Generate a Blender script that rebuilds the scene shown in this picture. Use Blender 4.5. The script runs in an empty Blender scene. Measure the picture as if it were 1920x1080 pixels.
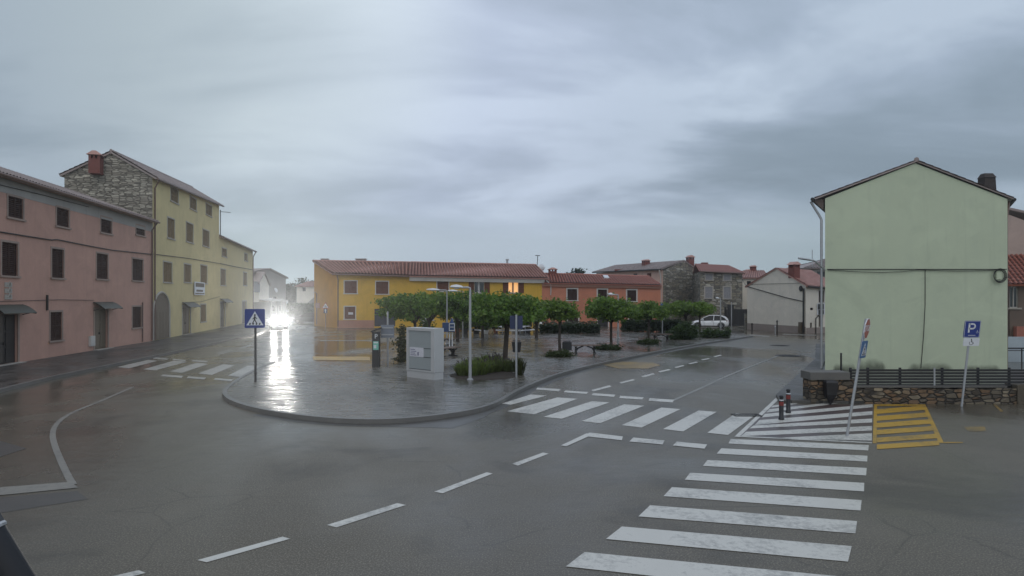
import bpy, bmesh, math, random
from mathutils import Vector, Matrix
R = random.Random(7)
S = bpy.context.scene
C = S.collection
PI = math.pi
# ------------------------------------------------------------------ survey of the place
F, H, CX, HY = 1200.0, 3.4, 960.0, 562.0      # lens (px of a 1920 frame), eye height, optical axis, horizon row

def G(px, py, z=0.0):
    """ground point (height z) seen at a frame position"""
    d = F * (H - z) / (py - HY)
    return Vector(((px - CX) / F * d, d, z))
def P(px, py, d):
    return Vector(((px - CX) / F * d, d, H + (HY - py) / F * d))
def sc(py):                                    # px per metre at a ground row
    return (py - HY) / H

# ------------------------------------------------------------------ mesh builder
class MB:
    def __init__(s): s.v = []; s.f = []; s.uv = []
    def add(s, pts, uvs=None):
        i = len(s.v); s.v += [Vector(p) for p in pts]; s.f.append(tuple(range(i, i + len(pts)))); s.uv.append(uvs)
        return s
    def box(s, c, sz, rot=None):
        c = Vector(c); x, y, z = [a / 2 for a in sz]; M = rot if rot else Matrix.Identity(3)
        q = [c + M @ Vector((a * x, b * y, d * z)) for d in (-1, 1) for a, b in ((-1, -1), (1, -1), (1, 1), (-1, 1))]
        for f in ((3, 2, 1, 0), (4, 5, 6, 7), (0, 1, 5, 4), (1, 2, 6, 5), (2, 3, 7, 6), (3, 0, 4, 7)):
            s.add([q[k] for k in f])
        return s
    def hexa(s, b, t):
        n = len(b); s.add(list(reversed(b))); s.add(t)
        for i in range(n): j = (i + 1) % n; s.add([b[i], b[j], t[j], t[i]])
        return s
    def tube(s, pts, rad, n=8, cap=True):
        pts = [Vector(p) for p in pts]
        if not hasattr(rad, '__len__'): rad = [rad] * len(pts)
        i0 = len(s.v); prev = None
        for k, p in enumerate(pts):
            d = (pts[min(k + 1, len(pts) - 1)] - pts[max(k - 1, 0)]).normalized()
            if prev is None:
                a = Vector((0, 0, 1)) if abs(d.z) < .9 else Vector((1, 0, 0))
                u = d.cross(a).normalized()
            else:
                u = (prev - d * prev.dot(d)).normalized()
            prev = u; w = d.cross(u)
            for j in range(n):
                t = 2 * PI * j / n; s.v.append(p + (u * math.cos(t) + w * math.sin(t)) * rad[k])
        for k in range(len(pts) - 1):
            for j in range(n):
                a = i0 + k * n + j; b = i0 + k * n + (j + 1) % n
                s.f.append((a, b, b + n, a + n)); s.uv.append(None)
        if cap:
            s.f.append(tuple(i0 + j for j in reversed(range(n)))); s.uv.append(None)
            e = i0 + (len(pts) - 1) * n; s.f.append(tuple(e + j for j in range(n))); s.uv.append(None)
        return s
    def lathe(s, c, prof, n=16, axis=None):
        """prof: (r, h) list around axis (default z) from c"""
        c = Vector(c); ax = Vector(axis).normalized() if axis else Vector((0, 0, 1))
        a = Vector((1, 0, 0)) if abs(ax.x) < .9 else Vector((0, 0, 1))
        u = ax.cross(a).normalized(); w = ax.cross(u); i0 = len(s.v)
        for r, h in prof:
            for j in range(n):
                t = 2 * PI * j / n; s.v.append(c + ax * h + (u * math.cos(t) + w * math.sin(t)) * r)
        for k in range(len(prof) - 1):
            for j in range(n):
                a_ = i0 + k * n + j; b_ = i0 + k * n + (j + 1) % n
                s.f.append((a_, b_, b_ + n, a_ + n)); s.uv.append(None)
        if prof[0][0] > 1e-4: s.f.append(tuple(i0 + j for j in reversed(range(n)))); s.uv.append(None)
        if prof[-1][0] > 1e-4:
            e = i0 + (len(prof) - 1) * n; s.f.append(tuple(e + j for j in range(n))); s.uv.append(None)
        return s
    def loft(s, rings, caps=True):
        n = len(rings[0]); i0 = len(s.v)
        for r in rings: s.v += [Vector(p) for p in r]
        for k in range(len(rings) - 1):
            for j in range(n):
                a = i0 + k * n + j; b = i0 + k * n + (j + 1) % n
                s.f.append((a, b, b + n, a + n)); s.uv.append(None)
        if caps:
            s.f.append(tuple(i0 + j for j in reversed(range(n)))); s.uv.append(None)
            e = i0 + (len(rings) - 1) * n; s.f.append(tuple(e + j for j in range(n))); s.uv.append(None)
        return s
    def mesh(s, name, mat, off, smooth=False):
        me = bpy.data.meshes.new(name)
        me.from_pydata([tuple(p - off) for p in s.v], [], s.f)
        if any(u is not None for u in s.uv):
            l = me.uv_layers.new(name='UVMap').data; k = 0
            for f, u in zip(s.f, s.uv):
                for j in range(len(f)):
                    l[k].uv = u[j] if u else (0, 0); k += 1
        me.materials.append(mat)
        if smooth:
            me.polygons.foreach_set('use_smooth', [True] * len(me.polygons))
            try: me.set_sharp_from_angle(angle=math.radians(40))
            except Exception: pass
        me.update()
        return me

def root_of(o):
    while o.parent: o = o.parent
    return o
def tag(o, label=None, cat=None, group=None, kind=None):
    if label: o['label'] = label
    if cat: o['category'] = cat
    if group: o['group'] = group
    if kind: o['kind'] = kind
    return o
def thing(name, label, cat, loc, group=None):
    o = bpy.data.objects.new(name, None); C.objects.link(o); o.location = loc; o.empty_display_size = .3
    return tag(o, label, cat, group)
def part(name, mb, mat, parent, label=None, smooth=False, bevel=0, stuff=False):
    off = Vector(root_of(parent).location)
    o = bpy.data.objects.new(name, mb.mesh(name, mat, off, smooth)); C.objects.link(o); o.parent = parent
    if label: o['label'] = label
    if stuff: o['kind'] = 'stuff'
    if bevel:
        m = o.modifiers.new('Bevel', 'BEVEL'); m.width = bevel; m.segments = 2; m.limit_method = 'ANGLE'
    return o
def solo(name, mb, mat, label=None, cat=None, group=None, kind=None, smooth=False, off=None):
    off = Vector(off) if off else Vector((0, 0, 0))
    o = bpy.data.objects.new(name, mb.mesh(name, mat, off, smooth)); C.objects.link(o); o.location = off
    return tag(o, label, cat, group, kind)

# ------------------------------------------------------------------ materials
def nt(name):
    m = bpy.data.materials.new(name); m.use_nodes = True; t = m.node_tree
    return m, t, t.nodes['Principled BSDF']
def N(t, ty, **kw):
    n = t.nodes.new(ty)
    for k, v in kw.items():
        if k in n.inputs.keys(): n.inputs[k].default_value = v
        else: setattr(n, k, v)
    return n
def L(t, a, b): t.links.new(a, b)
def pos(t, scale=(1, 1, 1)):
    g = t.nodes.new('ShaderNodeNewGeometry'); mp = t.nodes.new('ShaderNodeMapping'); mp.inputs['Scale'].default_value = scale
    L(t, g.outputs['Position'], mp.inputs['Vector']); return mp.outputs[0]
def noise(t, vec, scale, detail=4, rough=.55, dist=0):
    n = N(t, 'ShaderNodeTexNoise', Scale=scale, Detail=detail, Roughness=rough, Distortion=dist); L(t, vec, n.inputs['Vector']); return n.outputs['Fac']
def ramp(t, fac, stops):
    r = t.nodes.new('ShaderNodeValToRGB'); e = r.color_ramp.elements
    while len(e) < len(stops): e.new(.5)
    for k, (p, c) in enumerate(stops):
        e[k].position = p; e[k].color = (*c, 1) if len(c) == 3 else c
    L(t, fac, r.inputs[0]); return r.outputs[0]
def g3(v): return (v, v, v)
def mix(t, fac, a, b, mode='MIX'):
    m = t.nodes.new('ShaderNodeMix'); m.data_type = 'RGBA'; m.blend_type = mode
    for k, x in ((0, fac), (6, a), (7, b)):
        if hasattr(x, 'is_linked'): L(t, x, m.inputs[k])
        else: m.inputs[k].default_value = x if k == 0 else ((*x, 1) if len(x) == 3 else x)
    return m.outputs[2]
def math_(t, op, a, b=None):
    m = t.nodes.new('ShaderNodeMath'); m.operation = op
    for k, x in enumerate((a, b)):
        if x is None: continue
        if hasattr(x, 'is_linked'): L(t, x, m.inputs[k])
        else: m.inputs[k].default_value = x
    return m.outputs[0]
def bump(t, b, h, strength=.3, dist=.02):
    n = N(t, 'ShaderNodeBump', Strength=strength, Distance=dist); L(t, h, n.inputs['Height']); L(t, n.outputs[0], b.inputs['Normal'])
def simple(name, col, rough=.5, metal=0, var=.12, vs=6.0, spec=.5, emit=None):
    m, t, b = nt(name); p = pos(t)
    f = noise(t, p, vs, 3)
    c = mix(t, f, tuple(x * (1 - var) for x in col), tuple(min(1, x * (1 + var)) for x in col))
    L(t, c, b.inputs['Base Color']); b.inputs['Roughness'].default_value = rough; b.inputs['Metallic'].default_value = metal
    b.inputs['Specular IOR Level'].default_value = spec
    if emit:
        b.inputs['Emission Color'].default_value = (*emit[0], 1); b.inputs['Emission Strength'].default_value = emit[1]
    return m
def plaster(name, col, stain=.75, rough=.8, amount=1.0):
    m, t, b = nt(name); p = pos(t); ps = pos(t, (1, 1, .4))
    big = noise(t, p, .35, 5, .6); mid = noise(t, ps, 1.6, 5, .65); fine = noise(t, p, 14, 4, .6)
    c = mix(t, big, tuple(x * (1 - .14 * amount) for x in col), tuple(min(1, x * (1 + .10 * amount)) for x in col))
    st = ramp(t, mid, [(.48, g3(0)), (.8, g3(.42 * amount))])
    c = mix(t, st, c, tuple(x * stain for x in (col[0] * .92, col[1] * .95, col[2])))
    pt = noise(t, pos(t, (.55, .55, .8)), .9, 6, .6, .8)
    c = mix(t, ramp(t, pt, [(.54, g3(0)), (.60, g3(.30 * amount))]), c, tuple(min(1, x * 1.16) for x in col))
    c = mix(t, ramp(t, pt, [(.36, g3(.34 * amount)), (.44, g3(0))]), c, (col[0] * .74, col[1] * .76, col[2] * .76))
    sk = noise(t, pos(t, (2.4, 2.4, .10)), 1.5, 5, .6)
    c = mix(t, ramp(t, sk, [(.57, g3(0)), (.72, g3(.35 * amount))]), c, (col[0] * .66, col[1] * .68, col[2] * .68))
    c = mix(t, math_(t, 'MULTIPLY', fine, .16), c, tuple(x * .7 for x in col))
    L(t, c, b.inputs['Base Color']); b.inputs['Roughness'].default_value = rough
    bump(t, b, noise(t, p, 22, 4, .6), .25, .012)
    return m
def masonry(name, c1, c2, mort, bw=.42, bh=.17, warm=None, gap=.035):
    m, t, b = nt(name)
    uv = t.nodes.new('ShaderNodeUVMap'); uv.uv_map = 'UVMap'
    nz = N(t, 'ShaderNodeTexNoise', Scale=1.1, Detail=3); L(t, uv.outputs[0], nz.inputs['Vector'])
    off = mix(t, .10, uv.outputs[0], nz.outputs['Color'], 'ADD')
    mp = N(t, 'ShaderNodeMapping'); mp.inputs['Scale'].default_value = (1 / bw, 1 / bh, 1); L(t, off, mp.inputs['Vector'])
    v = N(t, 'ShaderNodeTexVoronoi', Scale=1.0, Randomness=.72); L(t, mp.outputs[0], v.inputs['Vector'])
    e = N(t, 'ShaderNodeTexVoronoi', Scale=1.0, Randomness=.72); e.feature = 'DISTANCE_TO_EDGE'; L(t, mp.outputs[0], e.inputs['Vector'])
    sp = t.nodes.new('ShaderNodeSeparateColor'); L(t, v.outputs['Color'], sp.inputs[0])
    c = ramp(t, sp.outputs[0], [(0, tuple(x * .55 for x in c2)), (.35, c2), (.7, c1), (1, tuple(x * 1.5 for x in c1))])
    f = noise(t, pos(t), .5, 4)
    if warm: c = mix(t, ramp(t, sp.outputs[1], [(.5, g3(0)), (.62, g3(.75))]), c, warm)
    c = mix(t, ramp(t, noise(t, pos(t), 7, 5), [(.4, g3(0)), (.7, g3(.4))]), c, tuple(x * .5 for x in c2))
    jm = ramp(t, e.outputs['Distance'], [(gap * .6, g3(1)), (gap * 2.4, g3(0))])
    c = mix(t, jm, c, mort)
    L(t, c, b.inputs['Base Color']); b.inputs['Roughness'].default_value = .8
    h = math_(t, 'ADD', math_(t, 'MULTIPLY', jm, -1.0), math_(t, 'ADD', math_(t, 'MULTIPLY', sp.outputs[2], .5), math_(t, 'MULTIPLY', noise(t, pos(t), 9, 4), .6)))
    bump(t, b, h, .9, .05)
    return m
def tiles(name, c1, c2, c3):
    m, t, b = nt(name); p = pos(t)
    w = N(t, 'ShaderNodeTexWhiteNoise'); sn = N(t, 'ShaderNodeVectorMath', operation='SNAP'); sn.inputs[1].default_value = (.31, .31, .2)
    L(t, p, sn.inputs[0]); L(t, sn.outputs[0], w.inputs['Vector'])
    c = ramp(t, w.outputs['Value'], [(0, c1), (.5, c2), (1, c3)])
    c = mix(t, ramp(t, noise(t, p, .6, 5), [(.4, g3(0)), (.7, g3(.5))]), c, tuple(x * .55 for x in c2))
    c = mix(t, ramp(t, noise(t, p, 5, 4), [(.55, g3(0)), (.75, g3(.35))]), c, (.2, .19, .16))
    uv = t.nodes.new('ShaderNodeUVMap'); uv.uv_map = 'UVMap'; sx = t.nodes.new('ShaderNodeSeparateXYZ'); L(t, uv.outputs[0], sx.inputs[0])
    wv = math_(t, 'COSINE', math_(t, 'MULTIPLY', sx.outputs[0], 2 * PI))      # valley shade put into the colour; tops paler with lichen and wear
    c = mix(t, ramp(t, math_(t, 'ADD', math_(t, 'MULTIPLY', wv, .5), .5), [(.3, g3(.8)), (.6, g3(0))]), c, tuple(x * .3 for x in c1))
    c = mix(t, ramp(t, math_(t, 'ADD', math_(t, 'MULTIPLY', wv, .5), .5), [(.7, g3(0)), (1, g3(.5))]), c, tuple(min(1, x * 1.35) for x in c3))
    L(t, c, b.inputs['Base Color']); b.inputs['Roughness'].default_value = .5
    bump(t, b, noise(t, p, 18, 3), .3, .01)
    return m
def wet(name, c1, c2, r0, r1, gravel=.5, brick=None, spec=.5, gscale=42, ripple=.1, far=0.0):
    """wet paving: patches of standing water, film and grain"""
    m, t, b = nt(name); p = pos(t); ps = pos(t, (1, .55, 1))
    big = noise(t, ps, .13, 5, .55, .6); mid = noise(t, p, .9, 4, .6); fine = noise(t, p, gscale, 2, .7)
    c = mix(t, mid, c1, c2)
    c = mix(t, ramp(t, fine, [(.5, g3(0)), (.66, g3(gravel))]), c, tuple(min(1, x * 2.6) for x in c2))
    c = mix(t, ramp(t, big, [(.46, g3(0)), (.6, g3(.35))]), c, tuple(x * .6 for x in c1))
    pa = noise(t, p, .32, 6, .62, .4)
    c = mix(t, ramp(t, pa, [(.36, g3(.55)), (.47, g3(0))]), c, tuple(x * .55 for x in c1))
    c = mix(t, ramp(t, pa, [(.56, g3(0)), (.66, g3(.4))]), c, tuple(x * 1.35 for x in c2))
    vo = N(t, 'ShaderNodeTexVoronoi', Scale=.34); vo.feature = 'DISTANCE_TO_EDGE'
    wv = mix(t, .25, p, noise(t, p, 1.2, 4), 'ADD'); L(t, wv, vo.inputs['Vector'])
    crk = math_(t, 'MULTIPLY', ramp(t, vo.outputs['Distance'], [(.002, g3(.8)), (.006, g3(0))]), ramp(t, pa, [(.5, g3(0)), (.56, g3(.6))]))
    c = mix(t, crk, c, tuple(x * .4 for x in c1))
    hgt = math_(t, 'MULTIPLY', fine, 1.0)
    if brick:
        mp = N(t, 'ShaderNodeMapping'); mp.inputs['Rotation'].default_value = (0, 0, brick[2]); L(t, p, mp.inputs['Vector'])
        br = N(t, 'ShaderNodeTexBrick', Scale=1.0); L(t, mp.outputs[0], br.inputs['Vector'])
        br.inputs['Brick Width'].default_value = brick[0]; br.inputs['Row Height'].default_value = brick[1]; br.inputs['Mortar Size'].default_value = .012
        br.inputs['Color1'].default_value = (.55, .55, .55, 1); br.inputs['Color2'].default_value = (1.3, 1.3, 1.3, 1); br.inputs['Mortar'].default_value = (.25, .25, .25, 1)
        c = mix(t, .8, c, br.outputs['Color'], 'MULTIPLY')
        hgt = math_(t, 'ADD', math_(t, 'MULTIPLY', br.outputs['Fac'], -2.2), math_(t, 'ADD', math_(t, 'MULTIPLY', br.outputs['Color'], 1.2), hgt))
    L(t, c, b.inputs['Base Color'])
    wetm = ramp(t, big, [(.40, g3(1)), (.58, g3(0))])
    rr = math_(t, 'ADD', math_(t, 'MULTIPLY', wetm, r1 - r0), math_(t, 'ADD', math_(t, 'MULTIPLY', mid, .10), r0 - .05))
    if far:     # the lower ground beyond the crossing holds a film of rain water
        g = t.nodes.new('ShaderNodeNewGeometry'); sx = t.nodes.new('ShaderNodeSeparateXYZ'); L(t, g.outputs['Position'], sx.inputs[0])
        fm = N(t, 'ShaderNodeMapRange'); fm.inputs['From Min'].default_value = 7; fm.inputs['From Max'].default_value = 34; L(t, math_(t, 'ADD', sx.outputs[1], math_(t, 'MULTIPLY', noise(t, p, .25, 3), 8)), fm.inputs['Value'])
        rr = math_(t, 'MAXIMUM', math_(t, 'SUBTRACT', rr, math_(t, 'MULTIPLY', fm.outputs[0], far)), .12)
    if brick: rr = math_(t, 'ADD', rr, math_(t, 'MULTIPLY', math_(t, 'SUBTRACT', br.outputs['Color'], .9), .22))
    L(t, rr, b.inputs['Roughness']); b.inputs['Specular IOR Level'].default_value = spec
    bs = N(t, 'ShaderNodeBump', Distance=.018 if brick else .009); L(t, math_(t, 'ADD', math_(t, 'MULTIPLY', wetm, .35), .06), bs.inputs['Strength']); L(t, hgt, bs.inputs['Height'])
    b2 = N(t, 'ShaderNodeBump', Strength=ripple, Distance=.04); L(t, noise(t, pos(t, (.6, 1.6, 1)), 2.2, 3), b2.inputs['Height']); L(t, bs.outputs[0], b2.inputs['Normal'])
    L(t, b2.outputs[0], b.inputs['Normal'])
    return m
def paint(name, col, wear=.5, under=(.07, .07, .068)):
    m, t, b = nt(name); p = pos(t)
    f = noise(t, p, 9, 6, .75); g = noise(t, p, .8, 5, .6, .5)
    k = ramp(t, math_(t, 'ADD', math_(t, 'MULTIPLY', f, .52), math_(t, 'MULTIPLY', g, .48)), [(.52 - .16 * wear + .08, g3(0)), (.66, g3(wear))])
    c = mix(t, g, tuple(x * .8 for x in col), col)
    c = mix(t, k, c, under)
    L(t, c, b.inputs['Base Color']); b.inputs['Roughness'].default_value = .38
    bump(t, b, f, .12, .006)
    return m
def leaf(name, c1, c2, c3):
    m, t, b = nt(name); p = pos(t)
    o = N(t, 'ShaderNodeTexWhiteNoise'); gi = t.nodes.new('ShaderNodeNewGeometry'); L(t, gi.outputs['Random Per Island'], o.inputs['Vector'])
    c = ramp(t, gi.outputs['Random Per Island'], [(0, c1), (.55, c2), (1, c3)])
    c = mix(t, ramp(t, noise(t, p, 1.4, 3), [(.35, g3(0)), (.7, g3(.6))]), c, c1)
    oi = t.nodes.new('ShaderNodeObjectInfo'); c = mix(t, oi.outputs['Random'], mix(t, .25, c, (.16, .19, .03)), mix(t, .15, c, c1))
    L(t, c, b.inputs['Base Color']); b.inputs['Roughness'].default_value = .5
    tr = t.nodes.new('ShaderNodeBsdfTranslucent'); L(t, c, tr.inputs['Color'])
    ms = t.nodes.new('ShaderNodeMixShader'); ms.inputs[0].default_value = .5
    L(t, b.outputs[0], ms.inputs[1]); L(t, tr.outputs[0], ms.inputs[2]); L(t, ms.outputs[0], t.nodes['Material Output'].inputs['Surface'])
    return m

M = {}
M['asphalt'] = wet('wet_asphalt', (.066, .058, .043), (.104, .092, .069), .36, .62, .85, spec=.42, far=.26, ripple=.22)
M['paving'] = wet('wet_paving', (.082, .076, .064), (.135, .125, .106), .17, .36, .2, brick=(.62, .31, .35), spec=.38, ripple=.42, far=.04)
M['sidewalk'] = wet('wet_sidewalk', (.055, .052, .047), (.085, .08, .072), .3, .55, .2, brick=(.6, .6, 1.4), spec=.4)
M['kerb'] = plaster('kerb_stone', (.15, .145, .135), .6, .4)
M['kerbdark'] = plaster('gutter_stone', (.07, .066, .06), .6, .35)
M['white'] = paint('road_paint', (.62, .61, .555), .72)
M['whitemid'] = paint('road_paint_dull', (.42, .41, .37), .75)
M['dusttrim'] = plaster('dusty_trim', (.33, .25, .205), .7)
M['whiteold'] = paint('road_paint_worn', (.25, .24, .21), .85)
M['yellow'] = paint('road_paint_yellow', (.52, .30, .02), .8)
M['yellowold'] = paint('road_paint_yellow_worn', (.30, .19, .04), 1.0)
M['redpatch'] = paint('road_paint_red', (.085, .055, .05), .9)
M['pink'] = plaster('pink_plaster', (.51, .30, .23))
M['band'] = plaster('grey_plaster', (.36, .34, .31))
M['paleyellow'] = plaster('pale_yellow_plaster', (.62, .52, .26))
M['ochre'] = plaster('ochre_plaster', (.58, .29, .03))
M['ochre2'] = plaster('yellow_plaster', (.62, .38, .045))
M['orange'] = plaster('orange_plaster', (.52, .30, .10))
M['plinth'] = plaster('pink_plinth', (.42, .22, .16))
M['terra'] = plaster('terracotta_plaster', (.53, .205, .12))
M['palepink'] = plaster('pale_pink_plaster', (.62, .42, .34))
M['cream'] = plaster('cream_plaster', (.74, .69, .59), .8)
M['creambase'] = plaster('stained_plaster', (.30, .25, .22), .6)
M['green'] = plaster('green_plaster', (.515, .575, .415), .86, .8, .85)
M['beige'] = plaster('beige_plaster', (.47, .36, .31))
M['brownwall'] = plaster('brown_plaster', (.17, .13, .105))
M['bluewall'] = plaster('pale_blue_plaster', (.40, .46, .50), .85)
M['greyhouse'] = plaster('grey_render', (.30, .28, .255))
M['stone'] = masonry('stone_masonry', (.40, .37, .30), (.31, .28, .225), (.12, .108, .085), .5, .15, None, .04)
M['stone2'] = masonry('stone_masonry_pale', (.33, .315, .265), (.21, .195, .16), (.085, .08, .068), .7, .26, (.27, .235, .165))
M['stone3'] = masonry('rubble_wall', (.22, .185, .13), (.10, .082, .06), (.035, .03, .024), .30, .13, (.21, .125, .065), .05)
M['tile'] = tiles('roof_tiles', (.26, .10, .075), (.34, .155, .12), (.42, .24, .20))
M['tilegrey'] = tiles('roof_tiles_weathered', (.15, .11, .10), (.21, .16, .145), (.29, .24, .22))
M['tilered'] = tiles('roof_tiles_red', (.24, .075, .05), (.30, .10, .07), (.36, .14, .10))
M['soffit'] = simple('eaves_wood', (.13, .10, .085), .8)
M['gutter'] = simple('gutter_metal', (.16, .10, .08), .4, .3)
M['zinc'] = simple('zinc_pipe', (.42, .43, .44), .4, .5)
M['whitetrim'] = plaster('white_trim', (.56, .54, .50), .8)
M['stonetrim'] = plaster('stone_trim', (.42, .39, .34), .7)
M['shutter'] = simple('brown_shutter', (.13, .05, .03), .75, spec=.2)
M['shutterdark'] = simple('dark_shutter', (.045, .024, .019), .8, spec=.15)
M['shutterochre'] = simple('weathered_shutter', (.20, .14, .07), .8, spec=.2)
M['shuttergrey'] = simple('grey_shutter', (.28, .28, .29), .65)
M['door'] = simple('old_door', (.11, .085, .055), .6)
M['doordark'] = simple('dark_door', (.03, .028, .027), .5)
M['garage'] = simple('garage_door', (.045, .05, .065), .45)
M['glass'] = simple('window_glass', (.02, .024, .03), .08, 0, .1, 1, .7)
M['curtain'] = simple('curtain_cloth', (.55, .55, .56), .8)
M['lit'] = simple('lit_window', (.8, .5, .25), .5, 0, .1, 2, .5, ((1.0, .50, .17), .7))
M['sooty'] = simple('sooty_brick', (.045, .036, .032), .85, 0, .4, 7)
M['brick'] = simple('chimney_brick', (.17, .055, .042), .8, 0, .35, 9)
M['dark'] = simple('black_metal', (.018, .018, .02), .4)
M['darkblue'] = simple('dark_blue_metal', (.008, .009, .012), .6)
M['galv'] = simple('galvanised_steel', (.42, .43, .44), .42, .6)
M['lampgrey'] = simple('lamp_post_paint', (.36, .37, .38), .4, .2)
M['lamphead'] = simple('lamp_head', (.62, .63, .64), .4)
M['board'] = simple('board_metal', (.36, .39, .40), .45, .15, .08, 2)
M['boardframe'] = simple('board_frame', (.55, .56, .56), .4, .3, .08, 2)
M['boardpanel'] = simple('board_panel', (.31, .345, .35), .5, .1, .07, 1.5)
M['seam'] = simple('panel_seam', (.06, .07, .075), .6)
M['paper'] = simple('paper_notice', (.58, .58, .62), .7, 0, .2, 12)
M['papertext'] = simple('printed_ink', (.16, .16, .24), .7)
M['signblue'] = simple('sign_blue', (.015, .035, .20), .35)
M['signblue2'] = simple('sign_blue_pale', (.05, .13, .27), .4)
M['signwhite'] = simple('sign_white', (.62, .64, .66), .35)
M['signblack'] = simple('sign_black', (.012, .012, .014), .45)
M['signred'] = simple('sign_red', (.36, .11, .07), .4)
M['signback'] = simple('sign_back', (.20, .22, .26), .45, .5)
M['navy'] = simple('navy_panel', (.02, .03, .085), .4)
M['boothblue'] = simple('blue_panel', (.02, .055, .16), .35)
M['mint'] = simple('mint_label', (.16, .46, .36), .5)
M['bench'] = simple('bench_wood', (.15, .10, .075), .5, 0, .3, 7)
M['bark'] = simple('bark', (.055, .042, .032), .85, 0, .35, 9)
M['leaf'] = leaf('tree_leaves', (.055, .12, .02), (.15, .28, .04), (.30, .42, .085))
M['leafhedge'] = leaf('hedge_leaves', (.016, .030, .012), (.032, .058, .02), (.06, .09, .034))
M['leafbush'] = leaf('bush_leaves', (.022, .05, .014), (.045, .09, .024), (.09, .14, .04))
M['leafgrey'] = leaf('grey_bush_leaves', (.05, .06, .045), (.085, .10, .07), (.13, .14, .11))
M['lavender'] = leaf('lavender_leaves', (.08, .13, .03), (.18, .26, .06), (.28, .35, .10))
M['flower'] = leaf('lavender_flowers', (.07, .055, .06), (.11, .085, .09), (.14, .11, .12))
M['leafdry'] = leaf('conifer_leaves', (.02, .028, .012), (.04, .045, .02), (.065, .06, .03))
M['soil'] = simple('soil', (.035, .027, .02), .9, 0, .3, 9)
M['carwhite'] = simple('car_paint_white', (.80, .82, .84), .22, 0, .02)
M['cardark'] = simple('car_paint_dark', (.03, .035, .045), .25, 0, .05)
M['carglass'] = simple('car_glass', (.008, .009, .011), .1, 0, .05, 1, .25)
M['tyre'] = simple('tyre_rubber', (.016, .016, .017), .8)
M['rim'] = simple('wheel_rim', (.22, .22, .23), .35, .7)
M['trim'] = simple('car_trim', (.025, .025, .027), .6)
M['tail'] = simple('tail_light', (.20, .03, .03), .25)
M['headlit'] = simple('lit_headlight', (.9, .9, .9), .3, 0, .02, 1, .5, ((1.0, .97, .92), 260.0))
M['headoff'] = simple('headlight_glass', (.5, .52, .55), .1)
M['cable'] = simple('cable_black', (.022, .021, .02), .6)
M['potwhite'] = simple('white_planter', (.5, .5, .49), .6)
M['potterra'] = simple('terracotta_planter', (.32, .13, .08), .7)
M['canvas'] = simple('parasol_canvas', (.58, .57, .54), .8)
M['iron'] = simple('cast_iron', (.035, .033, .03), .55, .4)
M['concrete'] = plaster('concrete_cap', (.13, .125, .115), .6)
M['redband'] = simple('red_band', (.20, .03, .025), .4)
M['wood'] = simple('timber', (.26, .17, .09), .7)
M['glasscanopy'] = simple('canopy_sheet', (.05, .055, .04), .5)

# ------------------------------------------------------------------ walls, windows, roofs
class Wall:
    def __init__(s, A, B, top, name='wall'):
        s.A = Vector((A[0], A[1])); s.B = Vector((B[0], B[1])); s.L = (s.B - s.A).length; s.e = (s.B - s.A) / s.L
        n = Vector((s.e.y, -s.e.x))
        if n.dot(-s.A) < 0: n = -n
        s.n = n; s.top = top; s.holes = []
    def u(s, px):
        rx = (px - CX) / F
        # A + e*u = t*(rx,1)
        return (rx * s.A.y - s.A.x) / (s.e.x - rx * s.e.y)
    def dep(s, px): return s.A.y + s.e.y * s.u(px)
    def z(s, px, py): return H + (HY - py) / F * s.dep(px)
    def rect(s, r):
        x0, y0, x1, y1 = r; c = (x0 + x1) / 2
        return sorted((s.u(x0), s.u(x1))) + [s.z(c, y1), s.z(c, y0)]
    def p(s, u, z, o=0):
        q = s.A + s.e * u + s.n * o
        return Vector((q.x, q.y, z))
    def tz(s, u):
        t = s.top
        if u <= t[0][0]: return t[0][1]
        for (a, za), (b, zb) in zip(t, t[1:]):
            if u <= b: return za + (zb - za) * (u - a) / (b - a)
        return t[-1][1]
    def build(s, mb, z0=0, reveal=.16):
        us = sorted({0, s.L} | {u for u, _ in s.top if 0 < u < s.L} | {x for h in s.holes for x in h[:2]})
        for a, b in zip(us, us[1:]):
            if b - a < 1e-4: continue
            m = (a + b) / 2; z = [z0, z0]
            for h in sorted((h for h in s.holes if h[0] < m < h[1]), key=lambda h: h[2]):
                if h[2] > z[0] + 1e-4: mb.add([s.p(a, z[0]), s.p(b, z[1]), s.p(b, h[2]), s.p(a, h[2])], [(a, z[0]), (b, z[1]), (b, h[2]), (a, h[2])])
                z = [h[3], h[3]]
            ta, tb = s.tz(a), s.tz(b)
            mb.add([s.p(a, z[0]), s.p(b, z[1]), s.p(b, tb), s.p(a, ta)], [(a, z[0]), (b, z[1]), (b, tb), (a, ta)])
        for h in s.holes:
            u0, u1, za, zb = h[:4]
            for (ua, z1, ub, z2) in ((u0, za, u0, zb), (u1, za, u1, zb), (u0, za, u1, za), (u0, zb, u1, zb)):
                mb.add([s.p(ua, z1), s.p(ub, z2), s.p(ub, z2, -reveal), s.p(ua, z1, -reveal)], [(0, z1), (0, z2), (.16, z2), (.16, z1)])
        return mb
    def slab(s, mb, u0, u1, z0, z1, o0, o1):
        b = [s.p(u0, z0, o0), s.p(u1, z0, o0), s.p(u1, z0, o1), s.p(u0, z0, o1)]
        t = [s.p(u0, z1, o0), s.p(u1, z1, o0), s.p(u1, z1, o1), s.p(u0, z1, o1)]
        return mb.hexa(b, t)

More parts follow.
